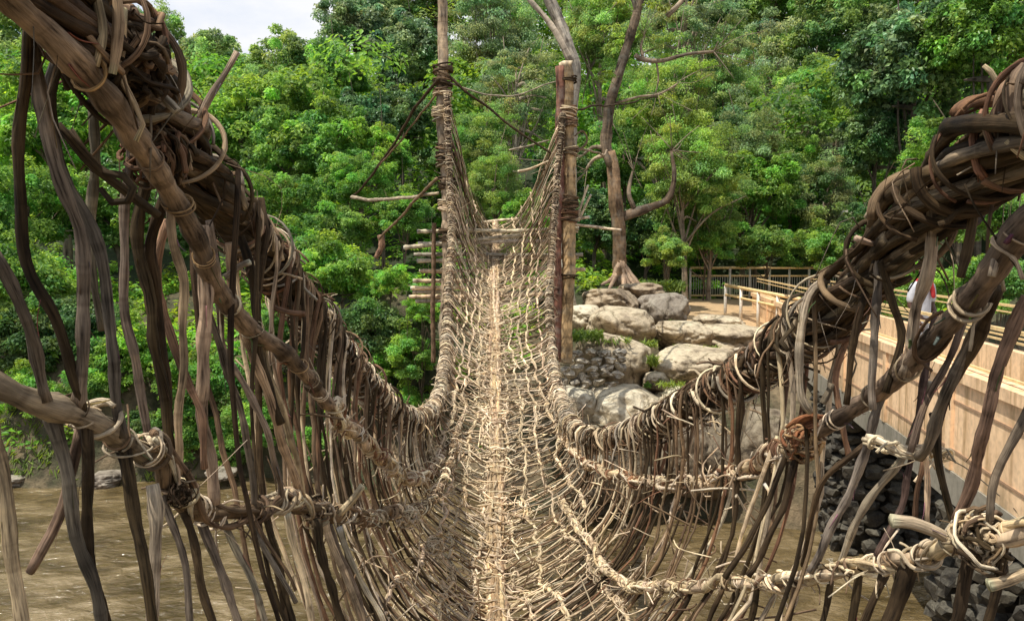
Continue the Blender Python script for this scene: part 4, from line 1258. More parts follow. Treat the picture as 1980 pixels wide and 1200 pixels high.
    for i in range(16):
        a = rnd.uniform(-.9, .9); o = np.array([math.sin(a), -.55 + rnd.gauss(0, .15), math.cos(a)])
        q = catmull([c + o * .05 + np.array([-.05, 0, -.01]), c + o * .075, c + o * .06 + np.array([.05, 0, .01 + rnd.gauss(0, .015)])], 8)
        tube(mb, q, rnd.uniform(.006, .013), 6, tintvar(RUST, .3), flat=.5, rag=.1)
    build(mb, 'bark_strip', 'rusty orange patch of bark on the big round knot')

    # --- traced stakes and stems of the near part
    near = []
    def S(pts, w, tint, Y, Y2=None, r=None):
        n = len(pts)
        q = [P(a[0], a[1], (Y + (Y2 - Y) * i / (n - 1)) if Y2 else Y) for i, a in enumerate(pts)]
        rad = w * .385 * Y / F
        mb = MB(); upright(mb, q, rad * 1.08, rad * .9 * ((Y2 or Y) / Y), tintvar(tint, .2), 10, .006)
        near.append(build(mb, 'stake'))
    S([(60, 40), (38, 170), (34, 300), (55, 480), (110, 620), (142, 760), (150, 800)], 26, DRK, 1.5, 1.75)
    S([(70, 60), (85, 230), (120, 370), (152, 470), (168, 600), (160, 740), (150, 790)], 32, (.15, .125, .1), 1.55, 1.75)
    S([(105, 110), (92, 190), (128, 330), (180, 440), (205, 600), (225, 740), (245, 840)], 26, (.13, .11, .09), 1.6, 1.9)
    S([(112, 238), (170, 310), (215, 350), (265, 390), (305, 420)], 24, DRK, 1.7, 1.85)
    S([(140, 250), (185, 320), (235, 340), (250, 380), (215, 400), (190, 370)], 18, DRK, 1.75)
    S([(-10, 490), (30, 590), (65, 670), (90, 770)], 30, (.14, .12, .1), 1.5, 1.65)
    S([(92, 790), (125, 940), (150, 1030), (185, 1120), (210, 1230)], 30, (.11, .095, .075), 1.72, 1.8)
    S([(158, 805), (168, 940), (178, 1060), (195, 1140), (215, 1230)], 25, DRK, 1.78, 1.85)
    S([(150, 820), (120, 980), (95, 1050), (68, 1105)], 26, (.17, .12, .095), 1.8)
    S([(-25, 760), (2, 955), (20, 1060), (38, 1150), (50, 1240)], 32, (.33, .265, .17), 1.6)
    S([(236, 845), (248, 960), (270, 1070), (295, 1180), (300, 1240)], 26, DRK, 1.95)
    S([(292, 935), (298, 1010), (300, 1110), (298, 1240)], 28, (.31, .27, .215), 2.05)
    S([(175, 200), (178, 300), (172, 420), (190, 560), (200, 640)], 22, (.2, .17, .13), 1.8, 1.95)
    S([(262, 250), (244, 380), (236, 560), (262, 700), (280, 790), (290, 870)], 20, (.16, .13, .1), 1.95, 2.1)
    S([(300, 290), (268, 420), (285, 560), (300, 680), (325, 800), (338, 930)], 26, DRK, 2.05, 2.2)
    S([(330, 330), (300, 450), (300, 560), (310, 700), (330, 830)], 24, DRK, 2.1, 2.2)
    S([(325, 385), (342, 480), (356, 560), (350, 680), (348, 800), (350, 920)], 22, (.40, .30, .20), 2.05, 2.2)
    S([(325, 420), (308, 520), (330, 660), (360, 740), (385, 800), (400, 900)], 20, (.25, .16, .115), 2.25, 2.4)
    S([(385, 440), (392, 550), (396, 640), (398, 720), (392, 800), (402, 900), (415, 975)], 31, (.34, .255, .18), 2.35, 2.45)
    S([(385, 480), (400, 600), (430, 690), (462, 780), (482, 880), (490, 985)], 18, (.13, .105, .085), 2.5, 2.75)
    S([(405, 430), (420, 560), (438, 680), (500, 800), (535, 900), (548, 965)], 17, (.19, .15, .11), 2.5, 2.95)
    S([(440, 470), (460, 600), (500, 720), (535, 810), (560, 890), (580, 960)], 20, (.40, .28, .17), 2.8, 3.15)
    S([(480, 500), (505, 650), (535, 760), (560, 850), (590, 960)], 18, (.38, .29, .19), 2.95, 3.2)
    S([(465, 460), (490, 560), (498, 660), (520, 740), (545, 820)], 20, DRK, 2.9, 3.0)
    S([(350, 980), (385, 1080), (400, 1160), (420, 1240)], 20, DRK, 2.3)
    S([(320, 960), (345, 1060), (360, 1140), (375, 1240)], 17, (.15, .12, .1), 2.2)
    S([(385, 1000), (410, 1080), (450, 1160), (480, 1240)], 19, (.17, .13, .1), 2.45)
    S([(430, 1000), (470, 1080), (500, 1160), (520, 1240)], 18, GRY, 2.6)
    S([(470, 1005), (510, 1060), (560, 1130), (575, 1160)], 13, (.16, .13, .1), 2.75)
    S([(510, 990), (535, 1060), (550, 1130), (570, 1230)], 15, DRK, 2.85)
    S([(560, 990), (568, 1060), (590, 1140), (610, 1230)], 17, TAN, 3.1)
    S([(610, 1000), (622, 1080), (650, 1160), (670, 1240)], 22, DRK, 3.3)
    S([(625, 1000), (650, 1080), (690, 1170), (710, 1240)], 17, TAN, 3.4)
    S([(655, 1020), (690, 1100), (730, 1180), (750, 1240)], 14, PALE, 3.6)
    S([(640, 1010), (665, 1090), (700, 1180), (715, 1240)], 13, (.15, .12, .09), 3.5)
    S([(480, 990), (560, 1110), (575, 1140)], 9, BRN, 2.7)
    # forked stick and pale splints in the left handrail
    S([(388, 235), (410, 190), (432, 150), (455, 100)], 15, (.36, .27, .2), 2.2)
    S([(345, 110), (340, 160), (348, 230), (372, 330)], 14, (.33, .25, .18), 2.15)
    S([(190, -20), (205, 60), (200, 100), (190, 130)], 24, (.40, .31, .2), 1.5)
    S([(235, -20), (232, 50), (215, 110), (205, 140)], 22, (.45, .35, .22), 1.5)
    S([(240, 20), (248, 90), (245, 150), (268, 200), (280, 240), (262, 265)], 14, (.42, .32, .21), 1.62)
    S([(435, 535), (460, 515), (482, 505)], 17, (.42, .36, .27), 2.6)
    S([(250, 130), (300, 180), (345, 215)], 22, GRY, 1.8)
    S([(60, -20), (130, 30), (200, 110), (240, 150)], 16, BRN, 1.4, 1.55)
    S([(525, 590), (560, 600), (590, 605)], 13, RED, 3.3)
    S([(650, 1000), (672, 970), (700, 935)], 20, (.45, .37, .25), 3.55)
    # right side
    S([(1690, 460), (1694, 560), (1690, 640), (1692, 790)], 20, (.27, .22, .175), 2.45)
    S([(1792, 350), (1800, 440), (1788, 540), (1775, 610), (1752, 725)], 27, (.34, .285, .21), 2.05, 2.3)
    S([(1600, 540), (1562, 570), (1546, 640), (1546, 710), (1552, 765), (1572, 795)], 22, (.36, .30, .225), 2.85)
    S([(1705, 510), (1722, 580), (1738, 630), (1735, 680), (1715, 760)], 17, DRK, 2.4)
    S([(1690, 520), (1665, 600), (1648, 690), (1636, 780)], 17, DRK, 2.6)
    S([(1660, 560), (1640, 640), (1625, 690), (1622, 760), (1640, 880)], 16, (.22, .13, .09), 3.0)
    S([(1895, 390), (1882, 450), (1862, 540)], 24, DRK, 1.95)
    S([(1945, 430), (1920, 560), (1880, 660), (1830, 770), (1795, 850), (1775, 880)], 26, (.15, .125, .1), 1.85, 2.3)
    S([(1925, 560), (1880, 670), (1830, 780), (1806, 870)], 24, DRK, 1.9, 2.3)
    S([(1880, 560), (1835, 690), (1800, 770), (1760, 870)], 18, (.17, .12, .09), 2.2)
    S([(1990, 580), (1935, 720), (1900, 830), (1880, 910), (1855, 1010)], 27, (.17, .11, .085), 1.8, 2.05)
    S([(2000, 760), (1955, 850), (1922, 930), (1915, 1000)], 21, (.22, .17, .12), 1.8)
    S([(1725, 735), (1692, 810), (1660, 910), (1612, 1010), (1568, 1100)], 21, (.26, .235, .2), 2.55, 2.85)
    S([(1672, 862), (1600, 920), (1570, 990), (1556, 1050), (1552, 1095)], 15, DRK, 2.7, 2.9)
    S([(1800, 740), (1752, 860), (1700, 940), (1650, 1030), (1615, 1098)], 19, (.29, .25, .2), 2.5, 2.75)
    S([(1815, 600), (1758, 880), (1745, 980), (1700, 1080)], 17, (.1, .07, .06), 2.5)
    S([(1780, 880), (1772, 950), (1768, 1010)], 13, RED, 2.35)
    S([(1786, 870), (1794, 950), (1790, 1020)], 15, (.45, .34, .26), 2.3)
    S([(1800, 800), (1830, 950), (1848, 1025)], 18, DRK, 2.25)
    S([(1560, 800), (1525, 930), (1500, 1010), (1470, 1080), (1450, 1110)], 17, DRK, 3.1)
    S([(1545, 800), (1505, 930), (1450, 1030), (1405, 1120)], 14, DRK, 3.2)
    S([(1500, 840), (1470, 940), (1440, 1020), (1415, 1100)], 12, (.38, .29, .19), 3.4)
    S([(1480, 930), (1490, 960), (1450, 1050)], 8, PALE, 3.4)
    for (a, b, w, Y) in (((1470, 1128), (1440, 1230), 15, 3.3), ((1540, 1118), (1515, 1230), 16, 3.0), ((1605, 1108), (1585, 1230), 17, 2.85), ((1665, 1098), (1640, 1230), 20, 2.6), ((1715, 1090), (1670, 1230), 20, 2.5), ((1765, 1080), (1700, 1240), 40, 2.35), ((1880, 1070), (1830, 1240), 30, 2.05), ((1400, 1130), (1360, 1230), 12, 3.6), ((1340, 1135), (1290, 1230), 11, 4.0), ((1940, 1060), (1900, 1240), 22, 1.9)):
        S([a, ((a[0] + b[0]) / 2 + rnd.uniform(-6, 6), (a[1] + b[1]) / 2), b], w, DRK, Y)
    S([(1725, 1005), (1770, 1010), (1820, 1030), (1850, 1050)], 28, (.45, .37, .26), 2.1)
    S([(1915, 1130), (1950, 1125), (1990, 1110)], 30, (.40, .33, .23), 1.85)
    S([(1590, 780), (1600, 760), (1605, 742)], 16, (.17, .14, .1), 3.0)
    S([(1905, 220), (1885, 270), (1890, 330), (1900, 345)], 22, (.30, .17, .11), 1.68)
    S([(1950, 160), (1925, 190), (1920, 260), (1935, 280)], 26, (.24, .165, .12), 1.58)
    S([(1985, 130), (1960, 170), (1955, 250), (1962, 290)], 28, (.2, .14, .105), 1.55)
    S([(1650, 455), (1690, 468), (1735, 470)], 13, (.3, .23, .17), 2.4)
    S([(1940, 470), (1932, 520), (1938, 560)], 10, (.36, .29, .21), 1.8)
    S([(1990, 440), (1950, 470), (1925, 500), (1910, 540)], 22, (.34, .27, .2), 1.7)

    # --- woven hoops: each hooks over the handrail, runs down the side and under the walkway
    allh = []
    for side in (-1, 1):
        s = 3.25
        while s < 18.3:
            allh.append((s, side))
            step = (.066 if side < 0 else .085) if s < 5.6 else (.055 if s < 9 else .062)
            s += step * rnd.uniform(.55, 1.45)
    # extra stems in the near bay, behind the traced ones
    for s in (2.55, 2.75, 2.9, 3.05): allh.append((s, -1))
    for s in (2.85, 3.05, 3.15): allh.append((s, 1))
    allh.sort()
    rest = MB()
    count = len(near)
    for (s, side) in allh:
        C = CL(s) if side < 0 else CR(s)
        T = (CL if side < 0 else CR)(s + .05) - (CL if side < 0 else CR)(max(1.06, s - .05)); T /= np.linalg.norm(T)
        upv = np.array([0, 0, 1.]) - T * T[2]; upv /= np.linalg.norm(upv) + 1e-9
        if s > 13: upv = np.array([0, -1., .3]) - T * np.dot(np.array([0, -1., .3]), T); upv /= np.linalg.norm(upv)
        out = np.cross(T, upv); out *= np.sign(out[0] * side) or 1
        inner = rnd.random() < .72
        rr = .108 if s < 9 else .078
        pts = []
        for a in ((200, 150, 100, 55, 15) if inner else (-20, 30, 80, 120, 165)):
            a = math.radians(a)
            pts.append(C + rr * (math.cos(a) * out * -1 + math.sin(a) * upv))
        if not inner: pts = pts
        ln = rnd.gauss(0, .2) if s < 7 else rnd.gauss(.05, .12)
        e = rnd.uniform(.9, 1.06)
        for u in (np.linspace(.1, 1.0, 8) * e):
            q = section(min(18.55, max(1.06, s + ln * u)), side, min(u, 1))
            if u > 1: q = section(s, -side, 2 - u)
            off = (1 - u) ** 2 * .09 * (-side if inner else side)
            pts.append(q + np.array([off + rnd.gauss(0, .012), rnd.gauss(0, .015), rnd.gauss(0, .01)]))
        Ln = length(np.array(pts))
        n = 26 if s < 5 else (20 if s < 10 else 15)
        p = catmull(pts, n) + wob(n, rnd.uniform(.004, .014), 1.3, Ln)
        base = rnd.uniform(.006, .012) if s < 6 else rnd.uniform(.006, .0105)
        tint = mixtint(TAN, BRN, BRN, BRN, DRK, PALE, RED, DRK) if s < 6.5 else mixtint(TAN, PALE, BRN, BRN, GRY, DRK)
        r = base * np.linspace(1.15, .75, n) * (1 + .08 * nr.normal(size=n))
        if count < 100:
            mb = MB(); tube(mb, p, r, 8, tint, tip=TAN, rag=.12); build(mb, 'stake'); count += 1
        else:
            tube(rest, p, r, 6 if s < 7 else 4, tint)
    rest2 = MB()
    # fine cross stems of the basket floor
    s = 3.4
    while s < 18.2:
        ua, ub = rnd.uniform(.42, .9), rnd.uniform(.42, .9)
        if rnd.random() < .35: (ua, ub) = (ua, 1) if rnd.random() < .5 else (1, ub)
        l1, l2 = rnd.gauss(.12, .22), rnd.gauss(.12, .22)
        pts = []
        for t in np.linspace(0, 1, 9):
            u = ua + (1 - ua) * t * 2 if t < .5 else ub + (1 - ub) * (1 - t) * 2
            ls = (l1 if t < .5 else l2) * abs(1 - 2 * t)
            q = section(min(18.5, max(1.2, s + ls)), -1 if t < .5 else 1, min(u, 1.0))
            pts.append(q + np.array([rnd.gauss(0, .012), rnd.gauss(0, .012), rnd.gauss(.012, .014)]))
        p = catmull(pts, 14)
        tube(rest, p, (rnd.uniform(.004, .0095) if s < 10 else rnd.uniform(.004, .008)) * np.linspace(1, .75, 14), 4, mixtint(PALE, TAN, TAN, BRN, GRY))
        s += rnd.uniform(.022, .06) if s < 9 else rnd.uniform(.014, .04)
    # thin twigs and fibres caught in the netting
    for i in range(850):
        s = rnd.choice((rnd.uniform(3.4, 9), rnd.uniform(4, 17.5))); side = rnd.choice((-1, 1)); u = rnd.uniform(.05, .98)
        a = section(s, side, u) + np.array([rnd.gauss(0, .02), 0, .02])
        L = rnd.uniform(.1, .35)
        dv = unit(nr.normal(size=(1, 3)))[0] * L
        p = catmull([a, a + dv * .5 + nr.normal(size=3) * .03, a + dv], 7)
        tube(rest, p, rnd.uniform(.003, .006), 4, mixtint(PALE, TAN, BRN))
    o = build(rest, 'netting', None)
    tag(o, 'dense far netting of thin woven stems', kind='stuff')

    # --- lengthwise vines that tie the hoops together
    for side in (-1, 1):
        for u0, r in ((.22, .012), (.42, .013), (.6, .013), (.76, .013), (.9, .012)):
            s0 = {.22: 8, .42: 7, .6: 4.2, .76: 3.6, .9: 3.4}[u0] + rnd.uniform(0, .4)
            n = int((18.4 - s0) / .085)
            ss = np.linspace(s0, 18.4, n)
            uu = u0 + .03 * np.sin(ss * rnd.uniform(.8, 1.4) + rnd.random() * 6) + .02 * np.sin(ss * rnd.uniform(3, 5))
            p = np.array([section(a, side, min(.99, b)) for a, b in zip(ss, uu)])
            z1 = rnd.uniform(.5, .9)
            zig = .018 * np.sin(ss * 6.28 / z1 + 2 * np.sin(ss * 1.7)) + .007 * np.sin(ss * 6.28 / .23 + rnd.random() * 6) + np.array([rnd.gauss(0, .006) for _ in range(n)])
            p[:, 0] += zig + np.array([rnd.gauss(0, .006) for _ in range(n)])
            p[:, 2] += .022 + np.array([rnd.gauss(0, .008) for _ in range(n)])
            mb = MB()
            tube(mb, p, r * (1 + .15 * nr.normal(size=n)).clip(.6, 1.5), 6, tintvar((.56, .45, .32), .12), rag=.1)
            q = p + wob(n, .014, .9, 10)
            tube(mb, q, r * .7, 5, tintvar(TAN, .15))
            nn = np.searchsorted(ss, 10.5)
            if nn > 6: loops(mb, p[:nn], r * 1.4, .13 if u0 > .5 else .07, (.004, .009), (PALE, TAN, PALE), 0, None, (.6, 1.6), 5, 1.2, 2.0, .9)
            build(mb, 'lengthwise_vine', None)

    # --- walkway: bundle of pale sticks with ties
    mb = MB()
    s = -.4
    while s < 18.3:
        for i in range(9):
            off = rnd.uniform(-.072, .072)
            L = rnd.uniform(.9, 2.2)
            n = max(6, int(L / .09))
            ss = np.linspace(s + rnd.uniform(-.2, .2), min(18.6, s + L), n)
            p = np.array([BD(a) for a in ss])
            p[:, 0] += off + rnd.uniform(-.03, .03) * np.linspace(-1, 1, n) + np.array([rnd.gauss(0, .007) for _ in range(n)])
            p[:, 2] += .03 + rnd.uniform(0, .05) + np.array([rnd.gauss(0, .006) for _ in range(n)])
            w = rnd.uniform(.010, .024) if s < 10 else rnd.uniform(.016, .028)
            tube(mb, p, w * np.linspace(1.1, .85, n), 6, mixtint((.46, .35, .22), (.48, .385, .27), (.38, .28, .18), (.27, .20, .13)), tip=TAN)
        s += .55
    s = 3.5
    while s < 18.4:
        c = BD(s) + np.array([0, 0, .05])
        w = rnd.uniform(.12, .34) if s < 9 else rnd.uniform(.10, .2)
        a = rnd.uniform(-.9, .9)
        q = [c + np.array([-w, -a * w + rnd.gauss(0, .05), .03 + w * .2 + rnd.gauss(0, .03)]), c + np.array([-w * .4, 0, .03]), c + np.array([0, rnd.gauss(0, .02), .045]), c + np.array([w * .4, 0, .03]), c + np.array([w, a * w + rnd.gauss(0, .05), .03 + w * .2 + rnd.gauss(0, .03)])]
        tube(mb, catmull(q, 12), rnd.uniform(.006, .012), 5, mixtint(PALE, TAN, BRN))
        s += rnd.uniform(.08, .3)
    build(mb, 'walkway', 'narrow walkway of pale orange sticks along the middle')
    for i in range(330):
        s = rnd.uniform(4.2, 12) if i < 260 else rnd.uniform(12, 18)
        c = BD(s) + np.array([rnd.gauss(0, .22), 0, .07 + abs(rnd.gauss(0, .03))])
        a = rnd.uniform(0, 6.28); L = rnd.uniform(.12, .45)
        d = np.array([math.cos(a) * .8, math.sin(a), rnd.uniform(-.1, .25)]) * L * .5
        mb = MB()
        q = catmull([c - d, c - d * .3 + nr.normal(size=3) * .05 * L, c + d * .3 + nr.normal(size=3) * .08 * L, c + d], 9)
        tube(rest2, q, rnd.uniform(.005, .012) * np.linspace(1, .7, 9), 5, mixtint(PALE, PALE, TAN))
    tag(build(rest2, 'loose_twigs', 'pale loose twigs lying tangled along the walkway'), kind='stuff')
    # top bar of the ramp
    mb = MB(); upright(mb, [P(930, 430, 18.6), P(965, 426, 18.6), P(1003, 423, 18.6)], .03, .03, PALE, 8, .003)
    build(mb, 'top_bar', 'pale bar across the top of the far ramp')


# ------------------------------------------------------------------ posts, stays, poles behind the posts
def far_end():
    def post(label, pts, w, tint, extra=None, lash=()):
        b = P(pts[0][0], pts[0][1], pts[0][2]); root = empty('support_post', b, label, 'post')
        q = [P(*a) for a in pts]
        L = length(np.array([list(a) for a in q])); n = int(L / .09)
        p = catmull(q, n) + wob(n, .012, .5, L)
        mb = MB()
        tube(mb, p, np.linspace(w[0], w[1], n) * (1 + .04 * nr.normal(size=n)), 16, tint, tip=PALE, rag=.09)
        mb.build('trunk', M_POST, root)
        if extra:
            e = [P(*a) for a in extra]
            m = int(n * .7); pe = catmull(e, m) + wob(m, .012, .5, L)
            mb = MB(); tube(mb, pe, np.linspace(w[0], w[1], m) * .75 * (1 + .04 * nr.normal(size=m)), 12, (.2, .10, .075)); mb.build('side_trunk', M_POST, root)
        for (y, h, col) in lash:
            i = min(range(n), key=lambda j: abs(p[j][2] - P(pts[0][0], y, pts[0][2]).z))
            mb = MB()
            c = p[i]
            for k in range(int(h / 2.2)):
                z = (rnd.uniform(-.5, .5)) * h * 16 / F
                a = np.linspace(0, 6.28 * rnd.uniform(.8, 1.2), 16) + rnd.random() * 6
                rr = w[0] * rnd.uniform(1.08, 1.35)
                sl = rnd.uniform(-.06, .06)
                qq = np.stack([c[0] + rr * np.cos(a), c[1] + rr * np.sin(a), c[2] + z + sl * np.cos(a)], 1)
                tube(mb, qq, rnd.uniform(.012, .02), 5, tintvar(rnd.choice(col)))
            mb.build('lashing', M_VINE, root)
        return root
    post('tall pale post at the left of the far end, dark lashing near its top', [(866, 760, 16.1), (865, 600, 16.1), (868, 420, 16.1), (857, 250, 16.1), (856, 140, 16.1), (858, -10, 16.1)], (.15, .10), (.36, .28, .2), None,
         ((150, 40, (DRK, BRN)), (185, 14, (BRN, TAN)), (215, 30, (TAN, GRY)), (300, 40, (DRK, BRN, GRY)), (350, 24, (DRK, BRN)), (455, 26, (DRK, BRN)), (400, 20, (GRY, TAN))))
    post('yellowish double post on the right of the far end', [(1092, 700, 16.1), (1098, 560, 16.1), (1101, 420, 16.1), (1099, 250, 16.1), (1094, 120, 16.1)], (.145, .125), (.38, .27, .15), [(1078, 700, 16.05), (1076, 520, 16.05), (1080, 380, 16.05), (1084, 240, 16.05), (1082, 130, 16.05)],
         ((160, 10, (DRK, BRN)), (230, 40, (TAN, BRN, RED)), (390, 26, (DRK, BRN)), (412, 40, (DRK, BRN, RED)), (530, 8, (DRK,)), (290, 16, (BRN, TAN))))

    def rope(pts, w, tint, label, name='stay_rope', cat='rope', mat=None, Y=16):
        q = [P(a[0], a[1], a[2] if len(a) > 2 else Y) for a in pts]
        mb = MB(); upright(mb, q, w * .5 * Y / F * 1.1, w * .5 * Y / F * .8, tint, 6, .012, .7)
        return tag(mb.build(name, mat or M_VINE), label, cat)
    rope([(848, 150, 15.9), (800, 215, 16.4), (750, 295, 17), (715, 345, 17.4), (678, 382, 17.8)], 6, DRK, 'dark stay rope slanting down left from the left post lashing')
    rope([(850, 175, 15.9), (815, 220, 16.3), (790, 250, 16.6), (752, 300, 17), (690, 372, 17.7)], 4, BRN, 'thinner brown stay rope below the dark one left of the left post')
    rope([(680, 381, 17.5), (730, 387, 17), (780, 382, 16.6), (848, 374, 16)], 7, (.34, .29, .22), 'bare pale branch reaching left from the left post', 'bare_branch', 'branch')
    rope([(845, 345, 16), (805, 385, 16.3), (765, 430, 16.7), (733, 462, 17)], 6, BRN, 'short brown rope slanting down left from the middle of the left post')
    rope([(735, 455, 17.2), (738, 475, 17.2), (728, 500, 17.2)], 14, (.26, .16, .11), 'frayed brown bark hanging at the end of the short rope', 'bark_bundle', 'bark')
    rope([(866, 145, 16), (905, 180, 16), (940, 205, 16.1), (975, 235, 16.1), (1020, 265, 16.1), (1070, 300, 16)], 5, DRK, 'dark cord sagging between the two far posts')
    rope([(868, 160, 16), (930, 180, 16.1), (1000, 185, 16.1), (1050, 165, 16.1), (1084, 155, 16)], 3, GRY, 'thin grey cord between the tops of the two far posts')
    rope([(1000, 330, 16.3), (1030, 325, 16.2), (1062, 312, 16)], 5, TAN, 'pale bent stick left of the right post', 'bare_branch', 'branch')
    rope([(985, 292, 16.5), (1020, 282, 16.3), (1062, 270, 16)], 3.5, GRY, 'thin grey twig left of the right post', 'bare_branch', 'branch')
    rope([(1105, 215, 16.1), (1150, 205, 17), (1200, 202, 18.5), (1270, 186, 20)], 4, DRK, 'dark cord from the right post to the crooked tree')
    rope([(1110, 290, 16.1), (1140, 290, 17), (1165, 300, 18), (1175, 290, 18.5)], 5, (.3, .24, .18), 'tangled pale vine from right post to the crooked tree')
    rope([(1108, 300, 16.1), (1135, 275, 16.4), (1128, 255, 16.4), (1112, 262, 16.1)], 4, BRN, 'curled brown vine on the right side of the right post')
    for a, b, w, lab in (((1112, 432), (1137, 358), 5, 'upright pale stick behind the right post lashing'), ((1118, 428), (1143, 376), 5, 'second upright pale stick slightly right of the first one by the right post'), ((1090, 424), (1140, 420), 7, 'short level stick poking right out of the right post lashing'), ((1085, 430), (1202, 445), 6, 'long pale stick pointing right from the right post lashing')):
        q = [P(*a, 16.35), P((a[0] + b[0]) / 2, (a[1] + b[1]) / 2 + 1, 16.35), P(*b, 16.35)]
        mb = MB(); upright(mb, q, w * .5 * 16.3 / F, w * .4 * 16.3 / F, tintvar(PALE, .1), 6, .006, .7)
        tag(mb.build('pale_stick', M_VINE), lab, 'stick')
    # ladder of horizontal poles behind the ramp
    root = empty('pole_ladder', P(960, 600, 16.9), 'stack of horizontal pale poles behind the ramp between the two far posts', 'poles')
    ends = [(806, 448, 1118), (780, 478, 1116), (808, 470, 1112), (800, 492, 1128), (805, 505, 1118), (812, 524, 1133), (800, 543, 1112), (795, 556, 1110), (797, 565, 1108), (790, 574, 1106), (803, 583, 1104)]
    for i, (x0, y, x1) in enumerate(ends):
        Y = 16.55 + .05 * (i % 3)
        mb = MB()
        y2 = y - 4 + rnd.uniform(-4, 5) if i != 1 else 447
        upright(mb, [P(x0, y, Y), P((x0 + x1) / 2, (y + y2) / 2 + rnd.uniform(-2, 2), Y), P(x1, y2, Y)], .043, .036, mixtint(PALE, TAN, (.42, .38, .31)), 8, .012, .3)
        mb.build('pole', M_VINE, root)
    for x in (838, 1080):
        mb = MB(); upright(mb, [P(x, 700, 16.42), P(x, 560, 16.42), P(x, 430, 16.42)], .05, .04, mixtint(BRN), 8, .01, .3); mb.build('upright', M_VINE, root)


# ------------------------------------------------------------------ the crooked tree and the leaning trunks
def bare_trees():
    def limb(mb, pts, w0, w1, tint, k=10, Y=24):
        q = [P(a[0], a[1], a[2] if len(a) > 2 else Y) for a in pts]
        L = length(np.array([list(a) for a in q])); n = max(8, int(L / .15))
        p = catmull(q, n) + wob(n, .03, .25, L)
        tube(mb, p, np.linspace(w0, w1, n) * .5 * Y / F * (1 + .05 * nr.normal(size=n)), k, tint, rag=.1)
        return p
    b = P(1195, 525, 23.5); root = empty('crooked_tree', b, 'crooked grey brown tree with exposed roots standing right of the right post', 'tree')
    mb = MB()
    limb(mb, [(1200, 555), (1197, 480), (1194, 400), (1188, 330), (1178, 295)], 28, 25, (.20, .135, .085), 12, 23.5)
    limb(mb, [(1182, 320), (1172, 285), (1178, 240), (1180, 200), (1195, 140), (1215, 80), (1235, 20), (1250, -30)], 24, 16, (.145, .11, .08), 12, 23.5)
    mb.build('trunk', M_TRUNK, root)
    for pts, w0, w1 in (([(1205, 420), (1250, 405), (1285, 390), (1300, 360), (1305, 330), (1300, 290)], 22, 5), ([(1225, 400), (1215, 370), (1225, 330)], 12, 4), ([(1228, 105), (1240, 112), (1280, 116), (1330, 105), (1380, 100)], 10, 5), ([(1235, 30), (1228, 15), (1215, -20)], 9, 6), ([(1290, 30), (1310, 10), (1330, -10)], 10, 7), ([(1190, 200), (1230, 190), (1270, 182), (1310, 160)], 5, 3), ([(1245, 112), (1240, 90), (1245, 70)], 6, 3), ([(1268, 115), (1275, 150), (1270, 180)], 5, 2), ([(1175, 290), (1150, 285), (1130, 300)], 12, 4), ([(1170, 300), (1150, 310), (1135, 330)], 9, 4)):
        mb = MB(); limb(mb, pts, w0, w1, (.25, .2, .15) if w0 < 20 else (.15, .11, .08), 8, 23.5)
        e = P(pts[-1][0], pts[-1][1], 23.5); st = P(pts[0][0], pts[0][1], 23.5)
        for _ in range(7):
            a = st.lerp(e, rnd.uniform(.45, 1)) if len(pts) < 4 else e
            d = (e - st).normalized() * rnd.uniform(.2, .9) + Vector((rnd.gauss(0, .5), rnd.gauss(0, .4), rnd.gauss(.1, .5)))
            tube(mb, catmull([e, e + d * .5 + Vector((0, 0, rnd.gauss(0, .1))), e + d], 7), np.linspace(w1 * .4, 1.2, 7) * .5 * 23.5 / F, 4, (.3, .25, .19))
        mb.build('limb', M_TRUNK, root)
    mb = MB()
    for x1, y1 in ((1235, 560), (1222, 572), (1255, 575), (1175, 565), (1165, 550), (1212, 585)):
        limb(mb, [(1200, 505), (1203 + (x1 - 1203) * .4, 535), (x1, y1, 22.8)], 14, 5, (.26, .19, .14), 7, 23.4)
    mb.build('root', M_TRUNK, root)
    me, cen = crown_mesh('crown', 77, M_LEAF_PALE, R=(1, 1, 1.1), clumps=26, per=70, cr=.18, leaf=.055, aspect=.4, squash=.5, low=-.9, droop=.6, spray=.6)
    o = bpy.data.objects.new('crown', me); COL.objects.link(o); o.parent = root
    o.location = P(1245, 60, 23.8) - b; o.scale = (1.8, 1.5, 2.0); o.color = (*G_YEL, 1)
    b = P(1125, 560, 20.5); root = empty('leaning_tree', b, 'pale grey forked tree leaning left above the top of the right post', 'tree')
    mb = MB(); limb(mb, [(1100, 640), (1099, 420), (1104, 240), (1108, 130), (1085, 60), (1058, -20)], 23, 20, (.30, .275, .24), 10, 20.5); mb.build('trunk', M_TRUNK, root)
    mb = MB(); limb(mb, [(1102, 118), (1075, 70), (1050, 30), (1010, -20)], 14, 9, (.38, .33, .27), 9, 20.4); mb.build('limb', M_TRUNK, root)
    me, cen = crown_mesh('crown', 78, M_LEAF_PALE, R=(1, 1, .5), clumps=22, per=90, cr=.2, leaf=.06, aspect=.4, squash=.5, low=-.9, droop=.6, spray=.6)
    o = bpy.data.objects.new('crown', me); COL.objects.link(o); o.parent = root
    o.location = P(1150, 150, 20.8) - b; o.scale = (.95, .8, .95); o.color = (.11, .22, .035, 1)


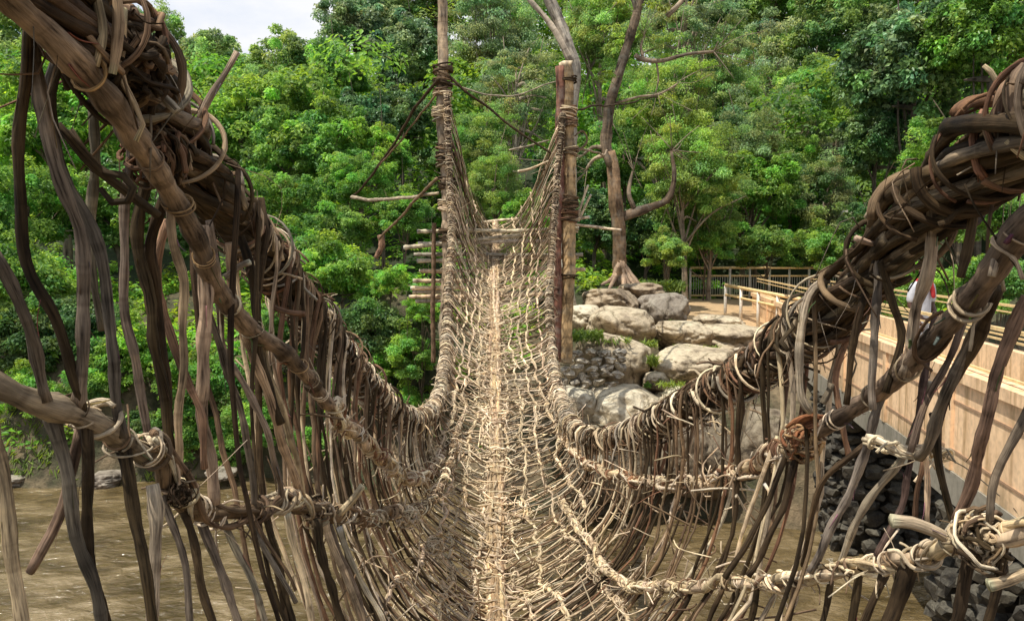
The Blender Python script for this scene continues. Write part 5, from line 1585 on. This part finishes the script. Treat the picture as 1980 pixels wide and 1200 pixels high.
# ------------------------------------------------------------------ light, sky, camera
def light_camera():
    el, az = math.radians(66), math.radians(238)   # az from +Y towards +X: behind, a little left
    d = Vector((math.sin(az) * math.cos(el), math.cos(az) * math.cos(el), math.sin(el)))
    w = bpy.data.worlds.new('World'); scene.world = w; w.use_nodes = True
    nt = w.node_tree; nt.nodes.clear()
    out = nt.nodes.new('ShaderNodeOutputWorld'); bg = nt.nodes.new('ShaderNodeBackground')
    sky = nt.nodes.new('ShaderNodeTexSky'); sky.sky_type = 'NISHITA'; sky.sun_disc = False
    sky.sun_elevation = el; sky.sun_rotation = az
    sky.dust_density = 2.0
    tc = nt.nodes.new('ShaderNodeTexCoord')
    mp = N(nt, 'ShaderNodeMapping'); mp.inputs['Scale'].default_value = (1, 1, 2.2)
    nt.links.new(tc.outputs['Generated'], mp.inputs[0])
    n = N(nt, 'ShaderNodeTexNoise', i_Scale=3.4, i_Detail=7.0, i_Roughness=.55); nt.links.new(mp.outputs[0], n.inputs['Vector'])
    cl = ramp(nt, n.outputs['Fac'], [(.38, (6.0, 7.1, 9.2)), (.60, (9.8, 9.9, 10.2))])
    # cloud bank low in the sky, open blue overhead
    sp = N(nt, 'ShaderNodeSeparateXYZ'); nt.links.new(tc.outputs['Generated'], sp.inputs[0])
    mr = N(nt, 'ShaderNodeMapRange', i_1=.35, i_2=.75, i_3=1.0, i_4=.55); nt.links.new(sp.outputs[2], mr.inputs[0])
    c = mixc(nt, mr.outputs[0], sky.outputs[0], cl)
    nt.links.new(c, bg.inputs[0]); bg.inputs[1].default_value = .1
    nt.links.new(bg.outputs[0], out.inputs[0])
    L = bpy.data.lights.new('sun', 'SUN'); L.energy = 5.0; L.angle = math.radians(.5); L.color = (1, .955, .87)
    o = bpy.data.objects.new('sun', L); COL.objects.link(o)
    o.rotation_euler = d.to_track_quat('Z', 'Y').to_euler(); o.location = (0, 0, 30)
    cam = bpy.data.cameras.new('camera'); cam.sensor_width = 36; cam.lens = 36 * F / 1980
    cam.clip_start = .05; cam.clip_end = 1000
    o = bpy.data.objects.new('camera', cam); COL.objects.link(o)
    o.location = (0, 0, EYE); o.rotation_euler = (math.radians(90) - TH, 0, 0)
    scene.camera = o
    scene.view_settings.view_transform = 'Standard'; scene.view_settings.look = 'None'
    scene.view_settings.exposure = 0; scene.view_settings.gamma = 1
    scene.cycles.max_bounces = 6; scene.cycles.transparent_max_bounces = 4


make_ground()
make_water()
protos()
forest()
woods()
rocks()
footbridge()
person()
far_end()
bare_trees()
vine_bridge()
light_camera()
